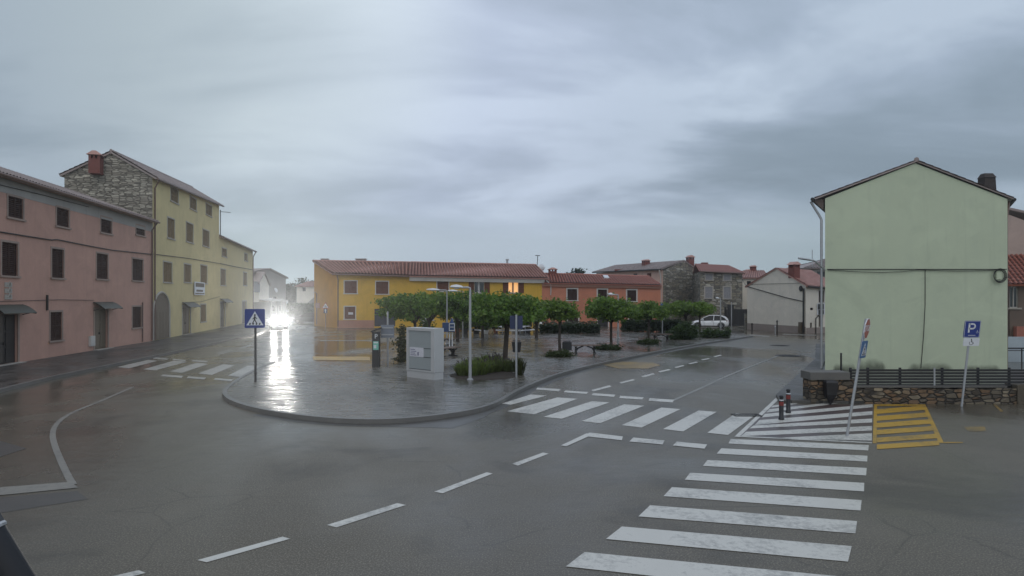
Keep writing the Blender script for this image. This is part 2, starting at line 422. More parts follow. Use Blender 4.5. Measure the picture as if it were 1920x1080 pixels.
def shutter_leaf(w, u0, u1, z0, z1, o):
    mb = MB(); b = min(.07, (u1 - u0) * .16)
    for q in ((u0, u0 + b, z0, z1), (u1 - b, u1, z0, z1), (u0 + b, u1 - b, z0, z0 + b), (u0 + b, u1 - b, z1 - b, z1), (u0 + b, u1 - b, (z0 + z1) / 2 - b / 2, (z0 + z1) / 2 + b / 2)):
        w.slab(mb, *q, o, o + .04)
    n = max(4, int((z1 - z0) / .11)); hh = (z1 - z0 - 2 * b) / n
    for k in range(n):
        a = z0 + b + k * hh
        mb.hexa([w.p(u0 + b, a, o + .032), w.p(u1 - b, a, o + .032), w.p(u1 - b, a + hh * .25, o + .004), w.p(u0 + b, a + hh * .25, o + .004)],
                [w.p(u0 + b, a + hh * .5, o + .03), w.p(u1 - b, a + hh * .5, o + .03), w.p(u1 - b, a + hh * .9, o + .002), w.p(u0 + b, a + hh * .9, o + .002)])
    return mb
def window(house, w, rect, style='closed', shut='shutter', trim='stonetrim', fw=.11, sill=True, pane='glass', plabel=None):
    u0, u1, z0, z1 = w.rect(rect); w.holes.append((u0, u1, z0, z1))
    mb = MB().add([w.p(u0, z0, -.15), w.p(u1, z0, -.15), w.p(u1, z1, -.15), w.p(u0, z1, -.15)])
    win = part('window', mb, M[pane], house, plabel)
    if trim:
        f = MB()
        for q in ((u0 - fw, u0, z0, z1 + fw), (u1, u1 + fw, z0, z1 + fw), (u0, u1, z1, z1 + fw)): w.slab(f, *q, -.02, .025)
        part('frame', f, M[trim], win)
    if sill:
        f = MB(); w.slab(f, u0 - fw - .06, u1 + fw + .06, z0 - .1, z0, -.05, .09); part('sill', f, M[trim or 'stonetrim'], win)
    m = (u0 + u1) / 2
    if style == 'closed':
        part('shutter', shutter_leaf(w, u0 + .008, m - .008, z0 + .01, z1 - .01, -.08), M[shut], win)
        part('shutter', shutter_leaf(w, m + .008, u1 - .008, z0 + .01, z1 - .01, -.08), M[shut], win)
    else:
        f = MB(); t = .05
        for q in ((u0, u0 + t, z0, z1), (u1 - t, u1, z0, z1), (u0 + t, u1 - t, z0, z0 + t), (u0 + t, u1 - t, z1 - t, z1), (m - t / 2, m + t / 2, z0 + t, z1 - t)): w.slab(f, *q, -.14, -.09)
        part('sash', f, M['whitetrim'] if style != 'dark' else M['shutterdark'], win)
    if style == 'open':
        sw = (u1 - u0) * .52
        part('shutter', shutter_leaf(w, u0 - sw - .02, u0 - .02, z0 - .02, z1 + .02, .035), M[shut], win)
        part('shutter', shutter_leaf(w, u1 + .02, u1 + sw + .02, z0 - .02, z1 + .02, .035), M[shut], win)
    return win
def door(house, w, rect, mat='door', trim='stonetrim', fw=.14, leaves=2, step=True, to_ground=True):
    u0, u1, z0, z1 = w.rect(rect)
    if to_ground: z0 = .16
    w.holes.append((u0, u1, z0, z1))
    mb = MB(); lw = (u1 - u0) / leaves
    w.slab(mb, u0, u1, z0, z1, -.2, -.13)
    for k in range(leaves):
        a = u0 + k * lw
        for r in range(3):
            za = z0 + .1 + r * (z1 - z0 - .1) / 3; zb = za + (z1 - z0 - .1) / 3 - .1
            w.slab(mb, a + lw * .14, a + lw * .86, za, zb, -.13, -.105)
    d = part('door', mb, M[mat], house)
    if trim:
        f = MB()
        for q in ((u0 - fw, u0, z0, z1 + fw), (u1, u1 + fw, z0, z1 + fw), (u0, u1, z1, z1 + fw)): w.slab(f, *q, -.02, .03)
        part('frame', f, M[trim], d)
    hd = MB(); m = u0 + lw * (.94 if leaves == 2 else .86); w.slab(hd, m - .02, m + .02, z0 + .95, z0 + 1.1, -.13, -.06); part('handle', hd, M['iron'], d)
    if step:
        f = MB(); w.slab(f, u0 - .2, u1 + .2, 0, z0, -.1, .32); part('step', f, M['stonetrim'], house)
    return d
def roof_plane(mb, eA, eB, rB, rA, col=.32, row=.42, amp=.045, thick=.12):
    eA, eB, rB, rA = map(Vector, (eA, eB, rB, rA))
    nc = max(3, int(round((eB - eA).length / col))); nr = max(2, int(round((rA - eA).length / row)))
    nrm = (eB - eA).cross(rA - eA).normalized()
    if nrm.z < 0: nrm = -nrm
    per = 6; W = nc * per + 1
    rows = []
    for k in range(nr): rows += [(k / nr, amp * .9), ((k + 1) / nr - .0005, 0)]
    i0 = len(mb.v)
    for (t, st) in rows:
        a = eA.lerp(rA, t); b = eB.lerp(rB, t)
        for j in range(W):
            s_ = j / (W - 1); ph = (j % per) / per
            h = amp * (1 + math.cos(2 * PI * ph)) + st
            mb.v.append(a.lerp(b, s_) + nrm * (h + R.uniform(-.004, .004)))
    for k in range(len(rows) - 1):
        for j in range(W - 1):
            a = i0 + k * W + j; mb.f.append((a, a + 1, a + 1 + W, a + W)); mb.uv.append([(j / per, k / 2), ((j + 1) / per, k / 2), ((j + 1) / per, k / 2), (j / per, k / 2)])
    lo = [p - nrm * thick for p in (eA, eB, rB, rA)]
    hi = [p + nrm * .004 for p in (eA, eB, rB, rA)]
    mb.hexa(lo, hi)
    return mb
def ridge(mb, a, b, r=.11):
    a, b = Vector(a), Vector(b); n = max(2, int((b - a).length / .4)); pts = []; rad = []
    for k in range(n):
        pts += [a.lerp(b, k / n), a.lerp(b, (k + .97) / n)]; rad += [r * 1.1, r * .92]
    mb.tube(pts, rad, 8); return mb
def gut(mb, a, b, r=.08): return mb.tube([a, b], r, 8)
def v3(p, z): return Vector((p[0], p[1], z))
def chimney(house, c, w, h, mat='brick', rot=0, cap=True, capmat='tile'):
    Mx = Matrix.Rotation(rot, 3, 'Z'); c = Vector(c); mb = MB()
    mb.box(c + Vector((0, 0, h * .35)), (w, w, h * .7), Mx)
    for a, b in ((-1, -1), (1, -1), (1, 1), (-1, 1)): mb.box(c + Mx @ Vector((a * w * .38, b * w * .38, h * .79)), (w * .24, w * .24, h * .18), Mx)
    mb.box(c + Mx @ Vector((0, 0, h * .79)), (w * .16, w * 1.0, h * .18), Mx)
    ch = part('chimney', mb, M[mat], house)
    k = MB(); z = c.z + h * .88; q = w * .66
    b = [c + Mx @ Vector((a * q, d * q, h * .88)) for a, d in ((-1, -1), (1, -1), (1, 1), (-1, 1))]
    t = [c + Mx @ Vector((a * q * .25, d * q * .8, h * 1.08)) for a, d in ((-1, -1), (1, -1), (1, 1), (-1, 1))]
    k.hexa(b, t); part('cap', k, M[capmat], ch)
    return ch
def downpipe(house, pts, r=.05, mat='zinc'): return part('downpipe', MB().tube(pts, r, 8), M[mat], house, smooth=True)

# ================================================================== SETTING
mb = MB(); mb.add([(-200, -30, 0), (200, -30, 0), (200, 320, 0), (-200, 320, 0)])
solo('road', mb, M['asphalt'], 'wet grey asphalt road and ground', kind='structure')

def poly(pts, z): return [Vector((p.x, p.y, z)) for p in pts]
def smooth_line(pts, it=2):
    for _ in range(it):
        q = [pts[0]]
        for a, b in zip(pts, pts[1:]): q += [a.lerp(b, .25), a.lerp(b, .75)]
        q.append(pts[-1]); pts = q
    return pts
def offset(pts, d):
    out = []
    for k, p in enumerate(pts):
        t = (pts[min(k + 1, len(pts) - 1)] - pts[max(k - 1, 0)]); t.z = 0; t.normalize()
        out.append(p + Vector((-t.y, t.x, 0)) * d)
    return out
def slab_prism(pts, z0, z1):
    mb = MB(); b, t = poly(pts, z0), poly(pts, z1); mb.add(t)
    for i in range(len(pts)): j = (i + 1) % len(pts); mb.add([b[i], b[j], t[j], t[i]])
    return mb
PZ = .12
front_px = [(512, 682), (480, 695), (443, 716), (418, 735), (416, 746), (432, 759), (480, 774), (560, 787), (650, 795), (740, 795), (830, 786), (900, 774), (938, 760), (965, 742), (1000, 725), (1050, 705), (1110, 689), (1200, 669), (1300, 649), (1412, 632)]
front = smooth_line([G(*p) for p in front_px], 2)
inner = offset(front, .16)
back = [G(1380, 622), G(1290, 620), G(1120, 618), G(960, 620), G(840, 628), G(755, 640), G(715, 668), G(698, 682)]
plaza_pts = inner + back
solo('pavement', slab_prism(plaza_pts, 0, PZ), M['paving'], 'wet paved plaza island between the two roads', kind='structure')
def strip(a, b, z0, z1):
    mb = MB()
    for k in range(len(a) - 1):
        mb.hexa([v3(a[k], z0), v3(a[k + 1], z0), v3(b[k + 1], z0), v3(b[k], z0)], [v3(a[k], z1), v3(a[k + 1], z1), v3(b[k + 1], z1), v3(b[k], z1)])
    return mb
solo('kerb', strip(front, offset(front, .155), 0, PZ + .012), M['kerb'], 'curved stone kerb round the plaza', kind='structure')
gl = offset(front, -.34); gl2 = offset(front, -.01)
mb = MB()
for k in range(26, len(gl) - 1): mb.add([v3(gl[k], .004), v3(gl[k + 1], .004), v3(gl2[k + 1], .004), v3(gl2[k], .004)])
solo('gutter_strip', mb, M['kerbdark'], 'dark wet gutter along the plaza kerb, shadow in its colour', kind='structure')  # wet gutter strip, its shadow put into the dark colour
# dark patch by the kerb, the gutter shadow put into its colour
mb = MB(); mb.add([v3(G(*p), .0045) for p in ((560, 789.5), (650, 799), (760, 801), (850, 803), (905, 784), (938, 764), (905, 775), (830, 788), (740, 797), (650, 797))])
solo('gutter_shade_patch', mb, M['kerbdark'], 'dark patch painted as gutter shadow by the plaza kerb', kind='structure')
# pavement along the left houses
e0, e1 = Vector((-25.5, 31.9, 0)), Vector((-28.5, 50.4, 0))
edge_px = [(-520, 880), (0, 737), (100, 711), (200, 690), (290, 671), (380, 651), (440, 637), (480, 628), (507, 617)]
sw = [G(*p) for p in edge_px]
swb = [Vector((-41, 97, 0)), Vector((-34, 75, 0)), e1 + Vector((-.2, 0, 0)), e0 + Vector((-.2, 0, 0)), Vector((-22, 8, 0))]
solo('sidewalk', slab_prism(offset(sw, .15) + swb, 0, .13), M['sidewalk'], 'dark wet sidewalk along the left houses', kind='structure')
solo('sidewalk_kerb', strip(sw, offset(sw, .148), 0, .14), M['kerb'], 'stone kerb of the left sidewalk', kind='structure')
# strip of pavement in front of the green house
mb = slab_prism([G(1528, 676), G(1455, 745), G(1462, 756), G(1530, 757), Vector((11.5, 20.9, 0)), Vector((14.8, 30.6, 0)), Vector((24, 48, 0)), Vector((22.8, 48, 0))], 0, .1)
solo('house_sidewalk', mb, M['sidewalk'], 'narrow dark pavement beside the green house', kind='structure')
# yard behind the slat fence
mb = MB(); mb.add([(12, 21.2, .05), (45, 21.2, .05), (45, 30.6, .05), (15.2, 30.6, .05)])
solo('yard_ground', mb, M['kerbdark'], 'dark ground of the yard behind the slat fence', kind='structure')

# ---- painted markings
def marks(name, quads, mat, label, z=.006):
    mb = MB()
    for i, q in enumerate(quads): mb.add([v3(G(*p), z + i * .00025) for p in q])
    return solo(name, mb, M[mat], label, kind='structure')
def zc(l): return [(960 + x / 2, 540 + y / 2) for x, y in l]
def zl(l): return [(x / 2, 540 + y / 2) for x, y in l]
def z7(l): return [(x / 2.572, 660 + y / 2.572) for x, y in l]
def z5(l): return [(1360 + x / 3.856, 580 + y / 3.856) for x, y in l]
def z6(l): return [(1600 + x / 3.856, 580 + y / 3.856) for x, y in l]
marks('zebra_crossing', [zc(q) for q in (
    [(820, 567), (1338, 590), (1336, 610), (812, 584)], [(785, 602), (1333, 630), (1332, 652), (768, 622)],
    [(733, 646), (1330, 676), (1328, 704), (716, 668)], [(668, 694), (1321, 732), (1320, 764), (648, 720)],
    [(600, 748), (1311, 797), (1307, 836), (568, 782)], [(518, 816), (1294, 876), (1288, 922), (474, 858)],
    [(412, 896), (1274, 970), (1260, 1028), (352, 943)], [(272, 992), (1254, 1086), (1236, 1160), (202, 1046)])], 'white', 'white zebra crossing on the right side road')
marks('zebra_crossing_main', [zc(q) for q in (
    [(70, 400), (130, 404), (-4, 438), (-40, 434)], [(170, 411), (246, 416), (84, 474), (-20, 463)],
    [(300, 425), (366, 430), (186, 491), (117, 484)], [(420, 437), (496, 442), (330, 508), (261, 500)],
    [(560, 449), (632, 455), (486, 524), (411, 515)], [(700, 460), (768, 465), (642, 539), (566, 530)],
    [(840, 470), (914, 476), (810, 552), (732, 544)],
    [(96, 374), (182, 380), (176, 388), (90, 381)], [(200, 385), (286, 391), (280, 398), (194, 392)], [(304, 395), (388, 401), (382, 409), (298, 403)],
    [(406, 405), (494, 411), (488, 419), (402, 414)], [(516, 414), (608, 420), (602, 430), (512, 424)],
    [(290, 543), (416, 558), (412, 572), (275, 557)], [(455, 562), (572, 573), (565, 588), (440, 577)], [(618, 577), (732, 588), (722, 604), (603, 592)],
    [(280, 546), (300, 552), (204, 595), (183, 592)])], 'white', 'white zebra crossing over the main road')
qs = [zc([(0, 660), (22, 667), (138, 622), (116, 618)])]
qs += [zl(q) for q in ([(1628, 765), (1660, 771), (1848, 697), (1825, 692)], [(1226, 890), (1262, 899), (1522, 815), (1490, 808)], [(740, 1022), (775, 1030), (1088, 942), (1060, 934)], [(380, 1092), (440, 1098), (546, 1070), (520, 1060)])]
for (a, b, c, d, w) in ((297, 386, 367, 368, 2.6), (402, 357, 456, 344, 2.2), (484, 334, 530, 322, 1.9), (548, 315, 590, 306, 1.6), (608, 299, 642, 291, 1.4), (660, 285, 692, 278, 1.2), (708, 270, 738, 265, 1.0), (755, 258, 782, 252, .9)):
    qs.append(zc([(a, b - w), (a + 8, b + w), (c + 6, d + w), (c - 2, d - w)]))
marks('centre_line', qs, 'white', 'white dashed centre line of the main road')
def ribbon(pts, wid, mat, name, label, z=.007):
    pts = smooth_line([G(*p) for p in pts], 2); a = offset(pts, wid / 2); b = offset(pts, -wid / 2); mb = MB()
    for k in range(len(pts) - 1): mb.add([v3(a[k], z), v3(b[k], z), v3(b[k + 1], z), v3(a[k + 1], z)])
    return solo(name, mb, M[mat], label, kind='structure')
ribbon(zc([(600, 424), (700, 380), (820, 324), (920, 285), (1010, 250)]), .13, 'whiteold', 'lane_line', 'white solid lane line towards the far houses')
ribbon(zc([(985, 425), (1028, 381), (1090, 325), (1148, 268)]), .13, 'white', 'edge_line', 'white edge line beside the narrow pavement')
ribbon(z7([(352, 640), (328, 600), (295, 530), (262, 450), (250, 390), (275, 340), (345, 292), (480, 240), (640, 170)]), .125, 'whiteold', 'turn_line', 'faded curved white line on the left road', .0065)
marks('stop_line', [z7([(-300, 678), (340, 628), (378, 656), (-300, 722)])], 'whiteold', 'broken white stop line at the left edge', .009)
marks('zebra_crossing_far', [z7(q) for q in (
    [(567, 73), (622, 79), (760, 43), (715, 38)], [(690, 84), (748, 89), (902, 48), (840, 42)], [(820, 94), (877, 101), (1005, 58), (950, 52)],
    [(955, 104), (1022, 111), (1132, 65), (1075, 60)], [(1100, 114), (1168, 122), (1252, 71), (1195, 66)],
    [(745, 26), (812, 32), (806, 38), (738, 32)], [(838, 33), (898, 39), (892, 45), (830, 39)], [(930, 39), (1004, 44), (996, 50), (924, 45)],
    [(785, 109), (884, 116), (876, 125), (775, 117)], [(908, 118), (994, 124), (985, 133), (900, 126)], [(1038, 126), (1124, 133), (1115, 141), (1030, 134)])], 'whitemid', 'worn white zebra crossing on the left street')
marks('street_dashes', [[(404, 662), (412, 665), (438, 657), (430, 655)], [(448, 652), (453, 654), (474, 648), (469, 646)]], 'whiteold', 'faint white dashes along the left street')
# white hatching by the bollards
qs = [[(352, 655), (376, 662), (100, 926), (66, 922)], [(66, 922), (120, 918), (1060, 962), (1060, 971)]]
for (xa, ya, xb, yb, yc, yd, xr) in ((345, 697, 330, 712, 676, 686, 520), (318, 724, 296, 748, 664, 676, 868), (286, 758, 262, 784, 687, 709, 1065), (246, 803, 214, 838, 738, 764, 1063), (206, 842, 172, 864, 792, 820, 1061), (150, 888, 112, 920, 846, 878, 1060), (420, 930, 330, 934, 898, 952, 1060)):
    qs.append([(xa, ya), (xr, yc), (xr, yd), (xb, yb)])
marks('hatching', [z5(q) for q in qs], 'white', 'white diagonal hatching by the bollards', .008)
marks('red_tarmac', [z5([(330, 690), (1065, 690), (1060, 970), (80, 922)])], 'redpatch', 'faded red tarmac under the white hatching', .0045)
qs = [[(150, 688), (172, 688), (168, 970), (140, 970)], [(172, 688), (520, 688), (524, 698), (172, 700)], [(500, 696), (524, 696), (655, 968), (618, 968)]]
for k in range(6):
    y = 708 + k * 50 + (k > 3) * 6
    qs.append([(170, y + 16), (524 + k * 18, y - 12), (534 + k * 18, y + 20), (170, y + 50)])
qs.append([(655, 962), (790, 962), (790, 967), (655, 969)])
marks('yellow_hatching', [z6(q) for q in qs], 'yellow', 'yellow diagonal hatching on the tarmac before the wall', .0075)
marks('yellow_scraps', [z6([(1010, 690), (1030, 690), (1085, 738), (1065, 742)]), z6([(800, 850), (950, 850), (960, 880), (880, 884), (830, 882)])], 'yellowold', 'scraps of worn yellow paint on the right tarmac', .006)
marks('reflection_streak', [[(586, 668.5), (694, 669), (694, 676), (588, 675)]], 'yellow', 'yellow streak painted as the reflection in front of the ochre house')  # reflection of the ochre house, laid on the road as yellow colour
marks('bay_line_faint', [[(600, 638), (700, 638), (700, 639.4), (600, 639.4)]], 'whiteold', 'faint white bay line in front of the ochre house')
marks('yellow_patch', [[(1130, 684), (1165, 678), (1225, 680), (1238, 685), (1215, 691), (1160, 691)]], 'yellowold', 'yellow patch on the main road')  # flat yellow patch laid on the asphalt
marks('far_road_lines', [[(1405, 627), (1445, 630), (1440, 632), (1400, 629)], [(1470, 626), (1530, 628), (1530, 629.5), (1466, 628)]], 'whiteold', 'white lines on the road by the cream house')
# iron covers
def cover(px, py, rx, label, sq=False, grp=None):
    c = G(px, py); t = thing('manhole_cover' if not sq else 'drain_grate', label, 'drain' if sq else 'manhole cover', (c.x, c.y, 0), grp)
    m_ = MB()
    if sq:
        for k in range(9): m_.box((c.x - rx + (k + .5) * 2 * rx / 9, c.y, .012), (rx * .12, rx * .9, .012))
        part('bars', m_, M['iron'], t); f = MB()
        for s_ in (-1, 1): f.box((c.x, c.y + s_ * rx * .5, .012), (2 * rx, .05, .014)); f.box((c.x + s_ * rx, c.y, .012), (.05, rx, .014))
        part('frame', f, M['iron'], t)
    else:
        m_.lathe((c.x, c.y, 0), [(rx, .002), (rx, .012), (rx * .93, .014), (rx * .92, .009), (0.001, .009)], 20); part('lid', m_, M['iron'], t)
        f = MB()
        for k in range(5): f.box((c.x, c.y + (k - 2) * rx * .3, .011), (rx * 1.2, rx * .1, .008))
        part('ribs', f, M['iron'], t)
cover(1478, 667, .75, 'round dark manhole cover in the lane near the green house')
cover(1462, 648, .7, 'round dark manhole cover far up the road before the cream house')
cover(1400, 779, .38, 'small dark drain grate at the end of the main zebra bars', True)
mb = MB(); mb.add([v3(G(*p), .005) for p in ((-60, 834), (0, 827), (50, 841), (0, 857), (-60, 862))])
solo('tarmac_repair', mb, M['kerbdark'], 'dark tarmac repair at the left edge of the road', kind='structure')
mb = MB(); mb.add([v3(G(*p), .0035) for p in ((-60, 938), (145, 921), (165, 936), (-60, 972))])
solo('tarmac_band', mb, M['kerbdark'], 'dark tarmac band behind the stop line', kind='structure')

# ================================================================== LEFT HOUSES
d_ = (e1 - e0).normalized()
A = e0 - d_ * 9; wref = Wall(e0, e1, [(0, 9)])
B = e0 + d_ * wref.u(286)
# ---- pink house
h = thing('pink_house', 'long pink plastered house with grey band under its tiled eaves', 'house', (A.x, A.y, 0))
w = Wall(A, B, [(0, 9.55), ((B - A).length, 9.6)])
for r in ((15, 370, 43, 409), (106, 391, 129, 425), (189, 409, 209, 437), (255, 424, 271, 441)): window(h, w, r, 'closed', 'shutterdark', 'dusttrim')
for r in ((3, 455, 33, 517), (97, 467, 119, 521), (181, 476, 202, 523), (248, 486, 268, 526), (-98, 440, -62, 512), (-90, 350, -58, 392)): window(h, w, r, 'closed', 'shutterdark', 'dusttrim')
for r in ((94, 585, 116, 638), (248, 575, 265, 614)): window(h, w, r, 'closed', 'shutterdark', 'dusttrim')
door(h, w, (-10, 590, 33, 686), 'doordark', 'dusttrim'); door(h, w, (177, 580, 202, 654), 'door', 'dusttrim')
nb = Vector((-w.n.x, -w.n.y, 0)); D = 9.0
mb = MB(); w.build(mb)
A2, B2 = A + nb * D, B + nb * D; rz = 9.55 + 4.5 * .37
for a, b, top in ((A, A2, 1), (B, B2, 1)):
    m_ = (a + b) / 2; mb.add([v3(a, 0), v3(b, 0), v3(b, 9.5), v3(m_, rz), v3(a, 9.5)], [(0, 0), (D, 0), (D, 9.5), (D / 2, rz), (0, 9.5)])
mb.add([v3(A2, 0), v3(B2, 0), v3(B2, 9.5), v3(A2, 9.5)])
part('wall', mb, M['pink'], h)
mb = MB()
for u0, u1 in ((0, w.L),): w.slab(mb, u0, u1, 8.78, 9.5, .004, .016)
part('cornice_band', mb, M['band'], h)
ov = .45; ea, eb = A - nb * ov, B - nb * ov; ra, rb = A + nb * 4.5, B + nb * 4.5
ez = 9.62 - ov * .37 + .1
mb = MB(); roof_plane(mb, v3(ea, ez), v3(eb, ez), v3(rb, rz + .12), v3(ra, rz + .12), .28, .42, .05)
roof_plane(mb, v3(A2, ez), v3(B2, ez), v3(rb, rz + .12), v3(ra, rz + .12), .6, .9, .04); ridge(mb, v3(ra, rz + .2), v3(rb, rz + .2))
part('roof', mb, M['tilegrey'], h)
part('gutter', gut(MB(), v3(ea - nb * .06, ez - .02), v3(eb - nb * .06, ez - .02)), M['gutter'], h, smooth=True)
u = w.u(283); downpipe(h, [w.p(u, ez - .05, .48), w.p(u, 8.9, .1), w.p(u, .2, .1)], .06, 'gutter')
u = w.u(266); downpipe(h, [w.p(u, w.z(266, 567), .06), w.p(u, .2, .06)], .045, 'gutter')
mb = MB(); pts = []
for k, (x, y) in enumerate(((-120, 427), (0, 435), (50, 443), (95, 450), (105, 449), (170, 462), (210, 469), (286, 477))): pts.append(w.p(w.u(x), w.z(x, y), .05))
mb.tube(pts, .035, 6); pts = [w.p(w.u(x), w.z(x, y), .05) for x, y in ((-100, 322), (0, 347), (80, 366), (165, 388))]; mb.tube(pts, .022, 6)
pts = [w.p(w.u(x), w.z(x, y), .05) for x, y in ((-40, 566), (40, 564), (110, 562), (175, 563))]; mb.tube(pts, .016, 6)
part('cable', mb, M['cable'], h)
def canopy(h, w, x0, x1, ya, yb, out=1.0):
    u0, u1 = w.u(x0), w.u(x1); z1 = w.z((x0 + x1) / 2, ya); z0 = z1 - .42
    mb = MB(); n = 6; up = []; lo = []
    for k in range(n + 1):
        t = k / n; o = out * t; z = z1 - (z1 - z0) * t ** 1.6
        up.append((o, z))
    for (o, z), (o2, z2) in zip(up, up[1:]): mb.hexa([w.p(u0, z - .03, o), w.p(u1, z - .03, o), w.p(u1, z2 - .03, o2), w.p(u0, z2 - .03, o2)], [w.p(u0, z, o), w.p(u1, z, o), w.p(u1, z2, o2), w.p(u0, z2, o2)])
    c = part('canopy', mb, M['glasscanopy'], h); b = MB()
    for u in (u0 + .05, u1 - .05): b = MB(); b.tube([w.p(u, z0 - .12, .03), w.p(u, z0 - .02, out * .6), w.p(u, z0 - .05, out)], .025, 6); b.tube([w.p(u, z1, .03), w.p(u, z0 - .05, out)], .02, 6); part('bracket', b, M['iron'], c)
canopy(h, w, -22, 42, 571, 586, .7); canopy(h, w, 174, 210, 566, 578, .7)
u0, u1, z0, z1 = w.rect((8, 528, 21, 562)); mb = MB()
for k in range(3):
    zz = z0 + (z1 - z0) * k / 3
    w.slab(mb, u0, u1, zz + .02, zz + (z1 - z0) / 3 - .04, .002, .05); mb.tube([w.p((u0 + u1) / 2 - .12, zz + .1, .07), w.p((u0 + u1) / 2, zz + .3, .09), w.p((u0 + u1) / 2 + .12, zz + .12, .07)], .03, 6)
part('carved_plaque', mb, M['stonetrim'], h)
u0, u1, z0, z1 = w.rect((166, 630, 175, 649)); mb = MB(); w.slab(mb, u0, u1, z0, z1, .003, .12); w.slab(mb, u0 + .05, u1 - .05, z0 + .06, z1 - .06, .12, .14); part('meter_box', mb, M['whitetrim'], h)
mb = MB(); u = w.u(87); w.slab(mb, u - .05, u + .05, w.z(87, 582), w.z(87, 553), .002, .09); part('wall_lamp', mb, M['iron'], h)

# ---- tall pale yellow house with stone gable
C0 = B; E1 = G(411, 617.2)
h = thing('tall_yellow_house', 'tall pale yellow house with bare stone gable rising over the pink house', 'house', (C0.x, C0.y, 0))
w = Wall(C0, E1, [(0, 13.25), ((E1 - C0).length, 14.2)])
zA, zB = w.z(300, 340), w.z(410, 383); w.top = [(0, zA), (w.L, zB)]
for r in ((320, 354, 334, 379), (356, 371, 368, 393), (386, 384, 397, 404), (314, 410, 327, 447), (349, 419, 362, 454), (380, 432, 392, 462), (306, 492, 322, 529), (345, 496, 358, 529), (376, 498, 388, 531)):
    window(h, w, r, 'closed', 'shutterochre')
window(h, w, (376, 571, 386, 603), 'closed', 'shutterochre')
door(h, w, (342, 574, 357, 630), 'door')
u0, u1, _, zt = w.rect((287, 576, 316, 640))
mb = MB(); n = 10; m_ = (u0 + u1) / 2; rr = (u1 - u0) / 2
out = [(u0, .16), (u1, .16)] + [(m_ + rr * math.cos(PI * k / n), zt - .3 + rr * .7 * math.sin(PI * k / n)) for k in range(n + 1)]
mb.hexa([w.p(u, z, .004) for u, z in out], [w.p(u, z, .03) for u, z in out])
for k in range(1, 5): x = u0 + (u1 - u0) * k / 5; w.slab(mb, x - .02, x + .02, .2, zt - .4, .03, .045)
ad = part('arched_door', mb, M['door'], h)
mb = MB(); arc = [(m_ + (rr + .11) * math.cos(PI * k / n), zt - .3 + (rr * .7 + .11) * math.sin(PI * k / n)) for k in range(n + 1)]
mb.tube([w.p(u1 + .11, .16, .03)] + [w.p(u, z, .03) for u, z in arc] + [w.p(u0 - .11, .16, .03)], .1, 6); part('frame', mb, M['stonetrim'], ad)
nb = Vector((-w.n.x, -w.n.y, 0)); D = 6.2
mb = MB(); w.build(mb); A2, B2 = C0 + nb * D, E1 + nb * D
rzA = zA + 1.75; rzB = zB + 1.75
mb.add([v3(E1, 0), v3(B2, 0), v3(B2, zB), v3((E1 + B2) / 2, rzB), v3(E1, zB)]); mb.add([v3(A2, 0), v3(B2, 0), v3(B2, zB), v3(A2, zA)])
part('wall', mb, M['paleyellow'], h)
gw = Wall(C0, A2, [(0, zA), (D * .47, rzA), (D, zA - .1)]); mb = MB(); gw.build(mb, 0); part('stone_gable', mb, M['stone'], h)
ov = .35; dd = (E1 - C0).normalized()
ea, eb = C0 - nb * ov - dd * .15, E1 - nb * ov + dd * .35; ra, rb = C0 + nb * D * .47 - dd * .15, E1 + nb * D * .47 + dd * .35; fa, fb = A2 + nb * .3 - dd * .15, B2 + nb * .3 + dd * .35
mb = MB(); roof_plane(mb, v3(ea, zA - .1), v3(eb, zB - .1), v3(rb, rzB + .1), v3(ra, rzA + .1), .3, .42, .04)
roof_plane(mb, v3(fa, zA - .15), v3(fb, zB - .15), v3(rb, rzB + .1), v3(ra, rzA + .1), .3, .42, .04); ridge(mb, v3(ra, rzA + .18), v3(rb, rzB + .18))
part('roof', mb, M['tilegrey'], h)
part('gutter', gut(MB(), v3(ea - nb * .06, zA - .14), v3(eb - nb * .06, zB - .14), .09), M['gutter'], h, smooth=True)
u = .35; downpipe(h, [w.p(u, zA - .15, .4), w.p(u, zA - .8, .08), w.p(u, .2, .08)], .06, 'gutter')
cp = P(180, 318, 49.6); chimney(h, (cp.x, cp.y, cp.z - .35), .78, 1.62, 'brick', .25)
u0, u1, z0, z1 = w.rect((362, 529, 381, 553)); mb = MB(); w.slab(mb, u0, u1, z0, z1, .1, .16); sg = part('sign_panel', mb, M['signwhite'], h)
mb = MB(); w.slab(mb, u0 + .3, u1 - .3, z0 + .62 * (z1 - z0), z1 - .1, .162, .168); w.slab(mb, u0 + .2, u1 - .2, z0 + .08, z0 + .2, .162, .168); w.slab(mb, u0 + .6, u1 - .8, z0 + .32, z0 + .52, .162, .168); part('print', mb, M['door'], sg)
mb = MB(); mb.tube([w.p(w.u(x), w.z(x, y), .05) for x, y in ((292, 477), (350, 484), (411, 494))], .03, 6); mb.tube([w.p(w.u(x), w.z(x, y), .05) for x, y in ((342, 567), (375, 566), (411, 556))], .02, 6); part('cable', mb, M['cable'], h)
canopy(h, w, 341, 363, 567, 574, .7)

